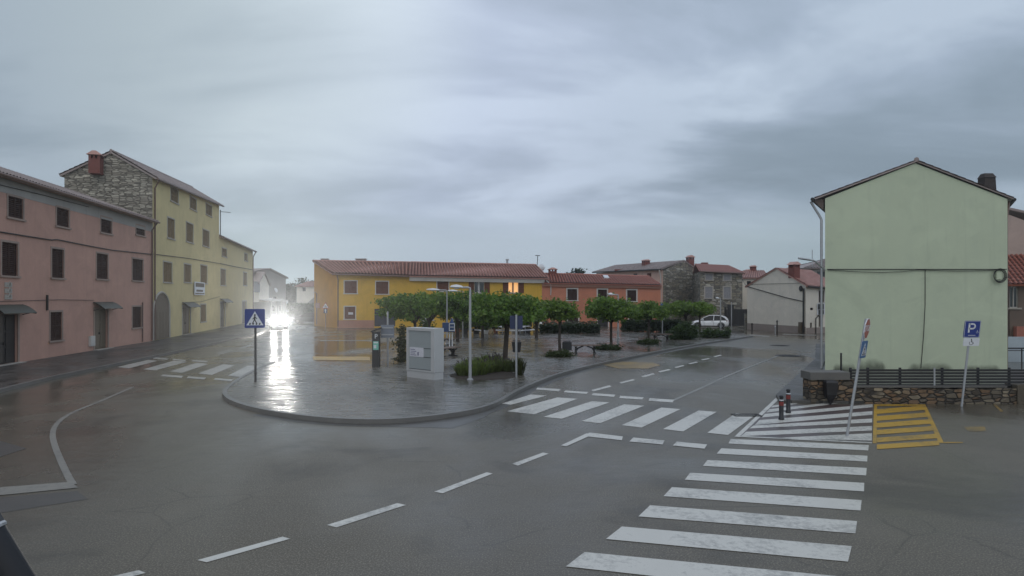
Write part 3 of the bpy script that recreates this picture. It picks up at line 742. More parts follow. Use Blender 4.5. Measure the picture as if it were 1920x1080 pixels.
# ---- lower yellow house
E2 = G(474, 605)
h = thing('low_yellow_house', 'lower pale yellow house joined to the tall yellow one', 'house', (E1.x, E1.y, 0))
w = Wall(E1, E2, [(0, 1), (1, 1)]); zA, zB = w.z(414, 444), w.z(473, 470); w.top = [(0, zA), (w.L, zB)]
for r in ((416, 466, 425, 481), (458, 476, 464, 489), (413.5, 505, 423, 535), (456, 511, 463, 535)): window(h, w, r, 'closed', 'shutterochre')
door(h, w, (413, 567, 422, 614), 'door'); door(h, w, (454, 565, 462, 600), 'door')
nb = Vector((-w.n.x, -w.n.y, 0)); D = 6; A2, B2 = E1 + nb * D, E2 + nb * D; mb = MB(); w.build(mb)
mb.add([v3(E2, 0), v3(B2, 0), v3(B2, zB), v3((E2 + B2) / 2, zB + 1.3), v3(E2, zB)]); mb.add([v3(A2, 0), v3(B2, 0), v3(B2, zB), v3(A2, zA)])
mb.add([v3(E1, 0), v3(A2, 0), v3(A2, zA), v3((E1 + A2) / 2, zA + 1.3), v3(E1, zA)])
part('wall', mb, M['paleyellow'], h)
dd = (E2 - E1).normalized(); mb = MB()
ea, eb, ra, rb = E1 - nb * .4, E2 - nb * .4 + dd * .3, E1 + nb * 3, E2 + nb * 3 + dd * .3
roof_plane(mb, v3(ea, zA - .08), v3(eb, zB - .08), v3(rb, zB + 1.4), v3(ra, zA + 1.4), .32, .45, .04); roof_plane(mb, v3(A2, zA - .05), v3(B2, zB - .05), v3(rb, zB + 1.4), v3(ra, zA + 1.4), .5, .9, .03)
part('roof', mb, M['tilegrey'], h); part('gutter', gut(MB(), v3(ea - nb * .07, zA - .12), v3(eb - nb * .07, zB - .12), .1), M['gutter'], h, smooth=True)
u = w.L - .15; downpipe(h, [w.p(u, zB - .1, .5), w.p(u, zB - .9, .08), w.p(u, .2, .08)], .07, 'gutter')
mb = MB(); a = E1 + nb * .15 + dd * 1.3; mb.tube([v3(a, zA), v3(a, zA + 3.2)], .05, 6); mb.tube([v3(a, zA + 3), v3(a + Vector((1.2, 0, 0)), zA + 2.9)], .035, 6); part('antenna', mb, M['iron'], h)
canopy(h, w, 412, 426, 560, 566, .7)
mb = MB(); mb.tube([w.p(w.u(x), w.z(x, y), .06) for x, y in ((412, 494), (440, 500), (474, 506))], .04, 6); part('cable', mb, M['cable'], h)

# ---- far stone house with porch
d0 = 112
a, b = P(470, 562, d0 - 4), P(536, 562, d0 + 6); a.z = b.z = 0
h = thing('far_stone_house', 'grey stone house with a dormer and white porch at the end of the left street', 'house', (a.x, a.y, 0))
w = Wall(a, b, [(0, 1), (1, 1)]); zt = [(0, w.z(471, 512)), (w.u(504), w.z(504, 505)), (w.L, w.z(536, 521))]; w.top = zt
window(h, w, (509, 573, 514, 583), 'dark'); window(h, w, (524, 573, 529, 583), 'dark'); window(h, w, (512, 556, 519, 562), 'dark', sill=False)
nb = Vector((-w.n.x, -w.n.y, 0)); D = 12; mb = MB(); w.build(mb)
mb.add([v3(b, 0), v3(b + nb * D, 0), v3(b + nb * D, zt[2][1]), v3(b, zt[2][1])], [(0, 0), (D, 0), (D, 8), (0, 8)]); mb.add([v3(a, 0), v3(a + nb * D, 0), v3(a + nb * D, zt[0][1]), v3(a, zt[0][1])], [(0, 0), (D, 0), (D, 8), (0, 8)])
part('wall', mb, M['greyhouse'], h)
mb = MB(); pk = w.p(w.u(504), zt[1][1] + .12, .3); pl = w.p(-.4, zt[0][1] + .05, .3); pr = w.p(w.L + .4, zt[2][1] - .02, .3)
roof_plane(mb, pl, pl + nb * D, pk + nb * D, pk, .4, .5, .04); roof_plane(mb, pr, pr + nb * D, pk + nb * D, pk, .4, .5, .04); part('roof', mb, M['tilegrey'], h)
cc = w.p(w.u(483), zt[1][1] - .6, -3); chimney(h, cc, .8, 1.7, 'brick', 0)
mb = MB(); c = w.p(w.u(515.5), w.z(515.5, 544), .25); mb.lathe(c, [(.1, .1), (.42, .02), (.45, -.04), (.4, -.02), (.08, .06)], 16, (w.n.x, w.n.y, .3)); part('satellite_dish', mb, M['lamphead'], h, smooth=True)
# dormer block
wd = Wall(w.p(0, 0, 1.6), w.p(w.u(489), 0, 1.6), [(0, 1), (1, 1)]); wd.top = [(0, wd.z(474, 533)), (wd.L * .5, wd.z(480, 512)), (wd.L, wd.z(489, 535))]
mb = MB(); wd.build(mb, 3); 
for u in (0, wd.L): z = wd.tz(u); mb.add([wd.p(u, 3), wd.p(u, 3, -1.59), wd.p(u, z, -1.59), wd.p(u, z)])
dm = part('dormer', mb, M['cream'], h)
mb = MB(); k0 = [wd.p(-.3, wd.tz(0) + .05, .2), wd.p(wd.L * .5, wd.top[1][1] + .2, .2), wd.p(wd.L + .3, wd.tz(wd.L) + .05, .2)]; back_ = Vector((-wd.n.x, -wd.n.y, 0)) * 2.2
for p, q in zip(k0, k0[1:]): mb.hexa([p, q, q + back_, p + back_], [x + Vector((0, 0, .14)) for x in (p, q, q + back_, p + back_)])
part('dormer_roof', mb, M['tilegrey'], dm)
u0, u1, z0, z1 = wd.rect((476, 528, 487, 548)); mb = MB(); wd.slab(mb, u0, u1, z0, z1, .004, .04); part('dormer_window', mb, M['shuttergrey'], dm)
mb = MB(); u0, u1 = w.u(471), w.u(502); zp = w.z(486, 560)
mb.hexa([w.p(u0, zp, 0.01), w.p(u1, zp, .01), w.p(u1, zp - .5, 4), w.p(u0, zp - .5, 4)], [w.p(u0, zp + .16, .01), w.p(u1, zp + .16, .01), w.p(u1, zp - .3, 4), w.p(u0, zp - .3, 4)])
pr_ = part('porch', mb, M['whitetrim'], h)
for k in range(4): u = u0 + .2 + (u1 - u0 - .4) * k / 3; mb = MB(); mb.box(w.p(u, (zp - .5) / 2, 3.7), (.16, .16, zp - .5)); part('post', mb, M['whitetrim'], pr_)

# ---- small white house far
d0 = 150; a, b = P(556, 562, d0), P(592, 562, d0); a.z = b.z = 0
h = thing('far_white_house', 'small white house with hipped tile roof glimpsed beside the ochre house', 'house', (a.x, a.y, 0))
w = Wall(a, b, [(0, P(0, 537, d0).z), ((b - a).length, P(0, 537, d0).z)]); window(h, w, (567, 539, 573, 546), 'dark', 'shutter', None, sill=False)
mb = MB(); w.build(mb); zt = w.top[0][1]; nb = Vector((0, 7, 0)); mb.add([v3(a, 0), v3(a + nb, 0), v3(a + nb, zt), v3(a, zt)]); mb.add([v3(b, 0), v3(b + nb, 0), v3(b + nb, zt), v3(b, zt)]); mb.add([v3(a + nb, 0), v3(b + nb, 0), v3(b + nb, zt), v3(a + nb, zt)])
part('wall', mb, M['cream'], h); mb = MB(); rz = P(0, 527, d0).z
ra, rb = a + Vector((1.6, 3.5, rz)), b + Vector((-1.6, 3.5, rz)); o = .35
c4 = [v3(a + Vector((-o, -o, 0)), zt), v3(b + Vector((o, -o, 0)), zt), v3(b + nb + Vector((o, o, 0)), zt), v3(a + nb + Vector((-o, o, 0)), zt)]
roof_plane(mb, c4[0], c4[1], rb, ra, .4, .5, .03); roof_plane(mb, c4[3], c4[2], rb, ra, .4, .5, .03); mb.add([c4[0], ra, c4[3]]); mb.add([c4[1], rb, c4[2]]); part('roof', mb, M['tile'], h)
mb = MB(); mb.hexa([w.p(.5, 0, .1), w.p(w.L, 0, .1), w.p(w.L, 0, 1.2), w.p(.5, 0, 1.2)], [w.p(.5, .6, .1), w.p(w.L, 4, .1), w.p(w.L, 4, 1.2), w.p(.5, .6, 1.2)]); part('outer_stair', mb, M['greyhouse'], h)

# ================================================================== MIDDLE ROW
yA = G(632, 615); yB = Vector(((1016 - CX) / F * 80, 80, 0)); yS = yA.lerp(yB, 0)
wy = Wall(yA, yB, [(0, 1), (1, 1)]); uS = wy.u(768); mid_ = yA + (yB - yA).normalized() * uS
yC = Vector(((589 - CX) / F * 84, 84, 0)); rR = Vector(((1004 - CX) / F * 84.5, 84.5, 0))
rM = yC.lerp(rR, .435)
def rz_(p, py): return H + (HY - py) / F * p.y
# ---- ochre house
h = thing('ochre_house', 'ochre corner house with brown shutters and a dark garage door', 'house', (yA.x, yA.y, 0), None)
w = Wall(yA, mid_, [(0, wy.z(634, 514)), (uS, wy.z(768, 518))])
window(h, w, (646, 527, 669, 550), 'closed', 'shutter', 'whitetrim'); window(h, w, (705, 528, 728, 551), 'closed', 'shutter', 'whitetrim')
wn = window(h, w, (646, 575, 666, 598), 'closed', 'shutter', 'whitetrim')
u0, u1, z0, z1 = w.rect((653, 585.5, 662, 590)); mb = MB(); w.slab(mb, u0, u1, z0, z1, -.03, -.02); part('notice', mb, M['paper'], wn)
door(h, w, (702, 579, 741, 612), 'garage', None, step=False, to_ground=False)
gw = Wall(yA, yC, [(0, w.top[0][1]), ((yC - yA).length, rz_(yC, 490))])
mb = MB(); w.build(mb); part('wall', mb, M['ochre2'], h)
mb = MB(); gw.build(mb); bk = yC + Vector((2.5, 5, 0)); bk2 = rM + Vector((0, 6, 0))
mb.add([v3(yC, 0), v3(bk, 0), v3(bk, rz_(yC, 490)), v3(yC, rz_(yC, 490))]); mb.add([v3(bk, 0), v3(bk2, 0), v3(bk2, 8), v3(bk, 8)]); part('gable_wall', mb, M['ochre'], h)
mb = MB(); u1 = w.u(702) - .02; w.slab(mb, .02, u1, 0, w.z(660, 600.5), .003, .035); part('plinth', mb, M['plinth'], h)
mb = MB(); eA = w.p(-.5, w.top[0][1] + .03, .45); eB = w.p(uS, w.top[1][1] + .03, .45); k1 = v3(yC + Vector((-.2, 0, 0)), rz_(yC, 489.5)); k2 = v3(rM, rz_(rM, 492.6))
roof_plane(mb, eA, eB, k2, k1, .38, .5, .085); roof_plane(mb, v3(bk, 6), v3(bk2, 6), k2, k1, .7, 1, .04); ridge(mb, k1 + Vector((0, 0, .06)), k2 + Vector((0, 0, .06)), .12); part('roof', mb, M['tile'], h)
part('gutter', gut(MB(), eA + Vector((0, -.08, -.06)), eB + Vector((0, -.08, -.06)), .08), M['gutter'], h, smooth=True)
downpipe(h, [w.p(.05, eA.z - .1, .45), w.p(.12, eA.z - .7, .09), w.p(.12, .2, .09)], .07, 'gutter')
for px, ww in ((608, .9), (676, 1.3)):
    c = P(px, 489.6, 85.5); mb = MB(); mb.box(c + Vector((0, .3, 0)), (ww, .6, .5)); mb.box(c + Vector((0, .3, .3)), (ww * 1.15, .75, .09)); part('chimney', mb, M['tilegrey'], h)
u0, u1, z0, z1 = gw.rect((594, 568, 600, 577)); mb = MB(); gw.slab(mb, u0, u1, z0, z1, .003, .2); part('meter_box', mb, M['plinth'], h)
u = gw.u(595); mb = MB().tube([gw.p(u, .2, .08), gw.p(u, 4.2, .08), gw.p(u + .8, 4.4, .1)], .06, 6); part('pipe', mb, M['gutter'], h)
# ---- second yellow house
h = thing('yellow_house', 'yellow house with open brown shutters, one window lit orange', 'house', (mid_.x, mid_.y, 0))
w = Wall(mid_, yB, [(0, wy.z(768, 519)), (wy.L - uS, wy.z(1016, 523.5))])
window(h, w, (820, 526.5, 841, 546), 'closed', 'shutter', 'whitetrim')
wn = window(h, w, (889, 527.5, 908, 549), 'open', 'shutter', None)
u0, u1, z0, z1 = w.rect((896, 529, 901, 549)); mb = MB(); w.slab(mb, u0, u1 - .1, z0, z1, -.148, -.142); part('curtain', mb, M['curtain'], wn)
wn = window(h, w, (953, 528.5, 972, 549), 'open', 'shutter', None, pane='lit')
u0, u1, z0, z1 = w.rect((960.5, 529, 963.5, 549)); mb = MB(); w.slab(mb, u0, u1, z0, z1, -.148, -.1); part('curtain', mb, M['shutter'], wn)
for r in ((790, 572, 812, 600), (850, 572, 872, 600), (905, 572, 926, 600)): window(h, w, r, 'closed', 'shutterdark', 'whitetrim')
door(h, w, (960, 573, 984, 611), 'doordark', 'whitetrim', step=False, to_ground=False)
mb = MB(); w.build(mb); bk3 = rR + Vector((1, 6, 0)); mb.add([v3(bk2, 0), v3(bk3, 0), v3(bk3, 6.4), v3(bk2, 6.4)]); mb.add([v3(yB, 0), v3(bk3, 0), v3(bk3, 6.4), v3(rR, rz_(rR, 498.5)), v3(yB, w.top[1][1])]); part('wall', mb, M['ochre2'], h)
mb = MB(); z0, z1 = w.top
mb.hexa([w.p(0, z0[1] - .5, .01), w.p(w.L + .3, z1[1] - .5, .01), w.p(w.L + .3, z1[1] - .5, .3), w.p(0, z0[1] - .5, .3)], [w.p(0, z0[1] - .06, .01), w.p(w.L + .3, z1[1] - .06, .01), w.p(w.L + .3, z1[1] - .06, .42), w.p(0, z0[1] - .06, .42)]); part('cornice', mb, M['whitetrim'], h)
mb = MB(); eA = w.p(.02, z0[1] + .06, .55); eB = w.p(w.L + .75, z1[1] + .06, .55); k3 = v3(rR, rz_(rR, 497.2)); k2b = k2 + Vector((.03, 0, .02))
roof_plane(mb, eA, eB, k3, k2b, .38, .5, .085); roof_plane(mb, v3(bk2, 6), v3(bk3, 6), k3, k2b, .7, 1, .04); ridge(mb, k2b + Vector((0, 0, .06)), k3 + Vector((0, 0, .06)), .12); ridge(mb, eB, k3, .09); part('roof', mb, M['tile'], h)
downpipe(h, [w.p(w.L + .5, z1[1] - .2, .6), w.p(w.L + 1.1, z1[1] - .7, .3), w.p(w.L + 1.1, z1[1] - 2, .12)], .07, 'whitetrim')
c = P(951, 497, 86); mb = MB(); mb.tube([c, c + Vector((0, 0, .62))], .13, 8); mb.box(c + Vector((0, 0, .72)), (.42, .3, .2)); part('flue', mb, M['zinc'], h)
c = P(1007, 499, 85); mb = MB(); mb.tube([c, c + Vector((.1, 0, 1.45))], .05, 6); mb.tube([c + Vector((-.25, 0, 1.42)), c + Vector((.4, 0, 1.4))], .05, 6); part('antenna', mb, M['iron'], h)
c = P(1016, 501, 85); mb = MB(); mb.lathe(c, [(.08, .12), (.4, .04), (.47, -.04), (.42, -.03), (.06, .06)], 16, (.45, -.8, .25)); mb.tube([c, c + Vector((0, .2, -.9))], .04, 6); mb.tube([c, c + Vector((.45, -.5, -.05))], .02, 5); part('satellite_dish', mb, M['lamphead'], h, smooth=True)

# ---- terracotta house
tB = Vector(((1239 - CX) / F * 80.5, 80.5, 0)); tA = yB
h = thing('terracotta_house', 'low terracotta red house with white framed dark windows', 'house', (tA.x, tA.y, 0))
w = Wall(tA, tB, [(0, 1), (1, 1)]); w.top = [(0, w.z(1017, 532)), (w.L, w.z(1238, 536.5))]
for r in ((1064, 542, 1082, 563), (1121, 543, 1138, 563), (1176, 544, 1193, 564.5)): window(h, w, r, 'closed', 'shutterdark', 'whitetrim', .16)
for r in ((1065, 590, 1084, 606), (1180, 588, 1195, 602)): window(h, w, r, 'closed', 'shutterdark', 'whitetrim', .16)
door(h, w, (1121, 590, 1140, 613), 'doordark', 'whitetrim', step=False, to_ground=False)
mb = MB(); w.build(mb); b4 = tB + Vector((-1, 8, 0)); b5 = tA + Vector((-1, 9, 0))
mb.add([v3(tB, 0), v3(b4, 0), v3(b4, 5), v3(tB, w.top[1][1])]); mb.add([v3(b4, 0), v3(b5, 0), v3(b5, 5), v3(b4, 5)]); part('wall', mb, M['terra'], h)
mb = MB(); mb.hexa([w.p(.05, w.top[0][1] - .32, .01), w.p(w.L, w.top[1][1] - .32, .01), w.p(w.L, w.top[1][1] - .32, .22), w.p(.05, w.top[0][1] - .32, .22)], [w.p(.05, w.top[0][1] - .02, .01), w.p(w.L, w.top[1][1] - .02, .01), w.p(w.L, w.top[1][1] - .02, .3), w.p(.05, w.top[0][1] - .02, .3)]); part('cornice', mb, M['plinth'], h)
mb = MB(); eA = w.p(.2, w.z(1022, 530.5), .45); eB = w.p(w.L, w.z(1238, 535.4), .45); kA = Vector(((1017 - CX) / F * 84.5, 84.5, 0)); kB = Vector(((1216 - CX) / F * 84.5, 84.5, 0)); kA.z = rz_(kA, 513.2); kB.z = rz_(kB, 518.8)
roof_plane(mb, eA, eB, kB, kA, .36, .5, .07); roof_plane(mb, v3(b5, 4.9), v3(b4, 4.9), kB, kA, .7, 1, .04); ridge(mb, kA + Vector((0, 0, .05)), kB + Vector((0, 0, .05)), .11); part('roof', mb, M['tilered'], h)
c = P(1036, 514, 84.2); chimney(h, (c.x, c.y, c.z - .5), 1.05, 1.25, 'brick', 0)
a_ = [eA.lerp(eB, .54).lerp(kA.lerp(kB, .56), .55), eA.lerp(eB, .585).lerp(kA.lerp(kB, .605), .55), eA.lerp(eB, .585).lerp(kA.lerp(kB, .605), .85), eA.lerp(eB, .54).lerp(kA.lerp(kB, .56), .85)]
mb = MB(); mb.hexa([p + Vector((0, -.02, .05)) for p in a_], [p + Vector((0, -.05, .22)) for p in a_]); part('skylight', mb, M['signwhite'], h)

# ---- pale pink house with stone gable, behind
pA = Vector(((1118 - CX) / F * 112, 112, 0)); pB = Vector(((1243 - CX) / F * 96, 96, 0)); pC = Vector(((1313 - CX) / F * 100, 100, 0))
h = thing('stone_gable_house', 'pale pink house with grey roof and tall dark stone gable', 'house', (pB.x, pB.y, 0))
w = Wall(pA, pB, [(0, 1), (1, 1)]); w.top = [(0, w.z(1119, 512)), (w.L, w.z(1242, 506))]
window(h, w, (1187, 513, 1195, 519), 'dark', trim=None, sill=False); window(h, w, (1213, 512, 1221, 523), 'closed', 'shutter', None, sill=False)
mb = MB(); w.build(mb); part('wall', mb, M['palepink'], h)
gw = Wall(pB, pC, [(0, w.top[1][1]), (1, 1), (2, 2)]); gw.top = [(0, gw.z(1244, 507)), (gw.u(1282), gw.z(1282, 489.5)), (gw.L, gw.z(1312, 508))]
mb = MB(); gw.build(mb); p5 = pA + (pC - pB); mb.add([v3(pC, 0), v3(p5, 0), v3(p5, 8), v3(pC, 8)], [(0, 0), (9, 0), (9, 8), (0, 8)]); part('stone_gable', mb, M['stone2'], h)
mb = MB(); k1 = gw.p(gw.u(1282), gw.top[1][1] + .12, .1); hipx = Vector(((1155 - CX) / F * 114, 114, 0)); hipx.z = rz_(hipx, 497)
e1_ = w.p(-.5, w.z(1118, 510), .5); e2_ = w.p(w.L + .1, w.z(1243, 504.5), .5)
roof_plane(mb, e1_, e2_, k1, hipx, .4, .5, .03); e3 = gw.p(gw.L, gw.top[2][1], .1); roof_plane(mb, e3, v3(p5, 8), hipx, k1, .5, .6, .03); mb.add([e1_, hipx, v3(p5, 8)]); part('roof', mb, M['tilegrey'], h)
part('gutter', gut(MB(), e1_ + Vector((0, -.1, -.08)), e2_ + Vector((0, -.1, -.08)), .1), M['iron'], h); downpipe(h, [e2_ + Vector((-.2, 0, -.2)), w.p(w.L - .35, w.top[1][1] - 1.2, .12), w.p(w.L - .35, 2, .12)], .09, 'whitetrim')
c = P(1211, 495, 104); chimney(h, (c.x, c.y, c.z - .4), .95, 1.05, 'brick', .4); c = P(1294, 494.5, 101.5); chimney(h, (c.x, c.y, c.z - .5), .95, 1.7, 'brick', .2)
c = P(1159, 507, 106); mb = MB(); mb.box(c, (1.1, .8, .35)); part('chimney', mb, M['brick'], h)
# ---- stone house with red roof
sA = Vector(((1313 - CX) / F * 90, 90, 0)); sB = Vector(((1392 - CX) / F * 88, 88, 0))
h = thing('red_roof_stone_house', 'pale stone house with red hipped roof and grey shutters behind the white car', 'house', (sA.x, sA.y, 0))
w = Wall(sA, sB, [(0, 1), (1, 1)]); w.top = [(0, w.z(1313, 509)), (w.L, w.z(1391, 513))]
for r in ((1323, 514, 1336, 525), (1357, 515, 1370, 526), (1322, 538, 1336, 559), (1357, 538, 1370, 560)): window(h, w, r, 'closed', 'shuttergrey', 'stonetrim', .14)
door(h, w, (1364, 571, 1376, 606), 'doordark', None, step=False, to_ground=False)
mb = MB(); w.build(mb); nb = Vector((1.5, 9, 0)); mb.add([v3(sB, 0), v3(sB + nb, 0), v3(sB + nb, w.top[1][1]), v3(sB, w.top[1][1])], [(0, 0), (9, 0), (9, 7), (0, 7)]); mb.add([v3(sA, 0), v3(sA + nb, 0), v3(sA + nb, w.top[0][1]), v3(sA, w.top[0][1])], [(0, 0), (9, 0), (9, 7), (0, 7)]); part('wall', mb, M['stone2'], h)
mb = MB(); e1_ = w.p(-.1, w.z(1313, 508), .4); e2_ = w.p(w.L + .35, w.z(1392, 512), .4); k1 = P(1303, 494.5, 93); k2 = P(1365, 497.5, 93)
roof_plane(mb, e1_, e2_, k2, k1, .36, .5, .03); e3 = v3(sB + nb + Vector((.4, .4, 0)), e2_.z); mb.hexa([e2_ - Vector((0, 0, .1)), e3 - Vector((0, 0, .1)), k2 - Vector((0, 0, .1))], [e2_, e3, k2]); roof_plane(mb, v3(sA + nb, e1_.z), e3, k2, k1, .7, .9, .03); part('roof', mb, M['tilered'], h)
part('gutter', gut(MB(), e1_ + Vector((0, -.1, -.08)), e2_ + Vector((0, -.1, -.08)), .08), M['gutter'], h)
c = P(1321, 495.5, 94); mb = MB(); mb.box(c, (.9, .6, .5)); part('chimney', mb, M['brick'], h)
# ---- cream house
cA = G(1401, 617.5); cB = G(1511, 626); cD = Vector(((1575 - CX) / F * 67, 67, 0))
h = thing('cream_house', 'cream plastered gable house with red chimney and cables on its wall', 'house', (cB.x, cB.y, 0))
w = Wall(cA, cB, [(0, 1), (1, 1), (2, 2)]); w.top = [(0, w.z(1401, 536)), (w.u(1457), w.z(1457, 503)), (w.L, w.z(1511, 535))]
ws = Wall(cB, cD, [(0, 1), (1, 1)]); ws.top = [(0, w.top[2][1]), (ws.L, ws.z(1572, 541))]
window(h, ws, (1535, 545, 1545, 567), 'closed', 'shutterdark', 'whitetrim', .1); window(h, ws, (1519, 577, 1525, 581.5), 'dark', trim=None, sill=False); door(h, ws, (1535, 592, 1543, 613), 'door', None, step=False, to_ground=False); window(h, ws, (1519, 605, 1523, 616), 'dark', trim=None, sill=False)
mb = MB(); w.build(mb); ws.build(mb); cE = cA + (cD - cB); mb.add([v3(cA, 0), v3(cE, 0), v3(cE, w.top[0][1]), v3(cA, w.top[0][1])]); mb.add([v3(cE, 0), v3(cD, 0), v3(cD, 5), v3(cE, 5)]); part('wall', mb, M['cream'], h)
mb = MB(); w.slab(mb, .01, w.L, 0, .72, .004, .03); ws.slab(mb, .05, ws.L, 0, .6, .004, .03); part('plinth', mb, M['creambase'], h)
mb = MB(); pk = w.p(w.u(1457), w.top[1][1] + .03, .12); pk2 = pk + (cD - cB) * 1.02; pk2.z = pk.z - .1; er = w.p(w.L + .35, w.top[2][1] - .05, .12); er2 = er + (cD - cB) * 1.02; er2.z = ws.top[1][1] - .05
roof_plane(mb, er, er2, pk2, pk, .34, .45, .035, .08); el = w.p(-.3, w.top[0][1] - .12, .12); el2 = el + (cD - cB) * 1.02; roof_plane(mb, el, el2, pk2, pk, .34, .45, .035, .08); part('roof', mb, M['tile'], h)
c = P(1489, 514, 66); chimney(h, (c.x, c.y, c.z - .4), .78, 1.55, 'brick', .4)
part('gutter', gut(MB(), er + Vector((.1, -.1, -.1)), er2 + Vector((.1, -.1, -.1)), .08), M['iron'], h)
mb = MB(); mb.tube([w.p(w.u(x), w.z(x, y), .08) for x, y in ((1402, 537), (1440, 548), (1475, 558), (1506, 565))], .045, 6); mb.tube([w.p(w.u(x), w.z(x, y), .08) for x, y in ((1402, 533.5), (1450, 532), (1511, 530.5))], .02, 6)
mb.lathe(w.p(w.u(1503), w.z(1503, 541), .1), [(.24, -.04), (.3, 0), (.24, .04)], 14, (w.n.x, w.n.y, 0)); mb.tube([w.p(w.u(1508.5), .1, .14), w.p(w.u(1509), w.top[2][1] - .3, .14)], .09, 6); part('cable', mb, M['cable'], h)
mb = MB(); w.slab(mb, w.u(1501.5), w.u(1506.5), .05, w.z(1504, 604), .05, .3); part('meter_box', mb, M['door'], h)
mb = MB(); ws.slab(mb, ws.u(1532), ws.u(1542), ws.z(1537, 580), ws.z(1537, 570), .1, .16); ws.slab(mb, ws.u(1533), ws.u(1542), ws.z(1537, 589), ws.z(1537, 581), .1, .16); part('wall_board', mb, M['signblack'], h)
mb = MB(); ws.slab(mb, ws.u(1531), ws.u(1545), ws.z(1538, 590), ws.z(1538, 569), .02, .09); part('board_backing', mb, M['signwhite'], h)
mb = MB(); mb.tube([ws.p(ws.u(1528), 0, .1), ws.p(ws.u(1528), ws.z(1528, 597), .1), ws.p(ws.u(1535), ws.z(1535, 590), .1)], .05, 6); part('pipe', mb, M['iron'], h)
# houses behind
def back_house(label, px0, px1, d, y_eave, y_ridge, rl, rr_, wallm, roofm, chim=None, dep=8):
    a = Vector(((px0 - CX) / F * d, d, 0)); b = Vector(((px1 - CX) / F * d, d, 0)); h = thing('village_house', label, 'house', (a.x, a.y, 0))
    w = Wall(a, b, [(0, P(0, y_eave, d).z), ((b - a).length, P(0, y_eave, d).z)]); zt = w.top[0][1]; c = (px0 + px1) / 2
    hw = (px1 - px0) * .08
    window(h, w, (c - hw * 3, y_eave + 6, c - hw, y_eave + 16), 'dark', trim=None, sill=False); window(h, w, (c + hw, y_eave + 6, c + hw * 3, y_eave + 16), 'dark', trim=None, sill=False)
    mb = MB(); w.build(mb); nb = Vector((0, dep, 0))
    for p in (a, b): mb.add([v3(p, 0), v3(p + nb, 0), v3(p + nb, zt), v3(p, zt)])
    mb.add([v3(a + nb, 0), v3(b + nb, 0), v3(b + nb, zt), v3(a + nb, zt)]); part('wall', mb, M[wallm], h)
    r0, r1 = P(rl, y_ridge, d + dep / 2), P(rr_, y_ridge, d + dep / 2); mb = MB(); o = .4
    c4 = [v3(a + Vector((-o, -o, 0)), zt), v3(b + Vector((o, -o, 0)), zt), v3(b + nb + Vector((o, o, 0)), zt), v3(a + nb + Vector((-o, o, 0)), zt)]
    roof_plane(mb, c4[0], c4[1], r1, r0, .4, .5, .03); roof_plane(mb, c4[3], c4[2], r1, r0, .6, .9, .03); mb.add([c4[0], r0, c4[3]]); mb.add([c4[1], r1, c4[2]]); part('roof', mb, M[roofm], h)
    for (px, py, ww, hh) in (chim or []):
        q = P(px, py, d + dep / 2); chimney(h, (q.x, q.y, q.z - .4), ww, hh, 'brick', .3)
    return h
back_house('village house with red tiles showing left of the cream gable', 1388, 1436, 96, 521, 507, 1396, 1432, 'cream', 'tile', [(1412, 507, .7, 1.1), (1402, 512, .6, .9)])
hb = back_house('dark roofed house rising between the cream house and the green house', 1508, 1600, 84, 503, 484, 1556, 1590, 'greyhouse', 'tilegrey')
q = P(1523, 500, 83); mb = MB(); mb.tube([q, q + Vector((0, 0, 2.2))], .05, 6); mb.tube([q + Vector((-.2, 0, .9)), q + Vector((.2, 0, .9))], .04, 6); part('antenna', mb, M['zinc'], hb)

# ================================================================== GREEN HOUSE
gA = G(1547, 695); gB = Vector(((1889 - CX) / F * gA.y, gA.y, 0)); gd = Vector((.54, .84, 0))
h = thing('green_house', 'pale green windowless gable house behind the slat fence', 'house', (gA.x, gA.y, 0))
w = Wall(gA, gB, [(0, 1), (1, 1), (2, 2)]); w.top = [(0, w.z(1549, 372)), (w.u(1716), w.z(1716, 306)), (w.L, w.z(1888, 373))]
mb = MB(); w.build(mb); D = 11; g2, g3_ = gA + gd * D, gB + gd * D; zl_, zr_ = w.top[0][1], w.top[2][1]
mb.add([v3(gA, 0), v3(g2, 0), v3(g2, zl_), v3(gA, zl_)]); mb.add([v3(gB, 0), v3(g3_, 0), v3(g3_, zr_), v3(gB, zr_)]); mb.add([v3(g2, 0), v3(g3_, 0), v3(g3_, zr_), v3(g2, zl_)]); part('wall', mb, M['green'], h)
mb = MB(); pk = w.p(w.u(1716), w.top[1][1] + .1, .1); sl = (pk.z - .1 - zl_) / (pk.x - gA.x); l = Vector((gA.x - .55, gA.y - .1, zl_ + .1 - .55 * sl * .55)); r = Vector((gB.x + .22, gB.y - .1, zr_ + .1 - .22 * sl)); DD = gd * (D + .2)
roof_plane(mb, l, l + DD, pk + DD, pk, .26, .4, .025, .045); roof_plane(mb, r, r + DD, pk + DD, pk, .26, .4, .025, .045); ridge(mb, pk + Vector((0, 0, .06)), pk + DD + Vector((0, 0, .06)), .1); part('roof', mb, M['tilegrey'], h)
mb = MB(); mb.hexa([v3(gA, zl_ - .55) + Vector((-.02, .1, 0)), v3(gA, zl_ - .55) + DD, v3(gA, zl_ - .12) + DD + Vector((-.5, 0, 0)), v3(gA, zl_ - .12) + Vector((-.5, .1, 0))], [v3(gA, zl_ - .02) + Vector((-.02, .1, 0)), v3(gA, zl_ - .02) + DD, v3(gA, zl_ - .02) + DD + Vector((-.5, 0, 0)), v3(gA, zl_ - .02) + Vector((-.5, .1, 0))]); part('eaves', mb, M['soffit'], h)
mb = MB(); gut(mb, l + Vector((-.08, .05, -.03)), l + DD + Vector((-.08, 0, -.03)), .09); gut(mb, r + Vector((.08, .05, -.05)), r + DD + Vector((.08, 0, -.05)), .08); part('gutter', mb, M['iron'], h, smooth=True)
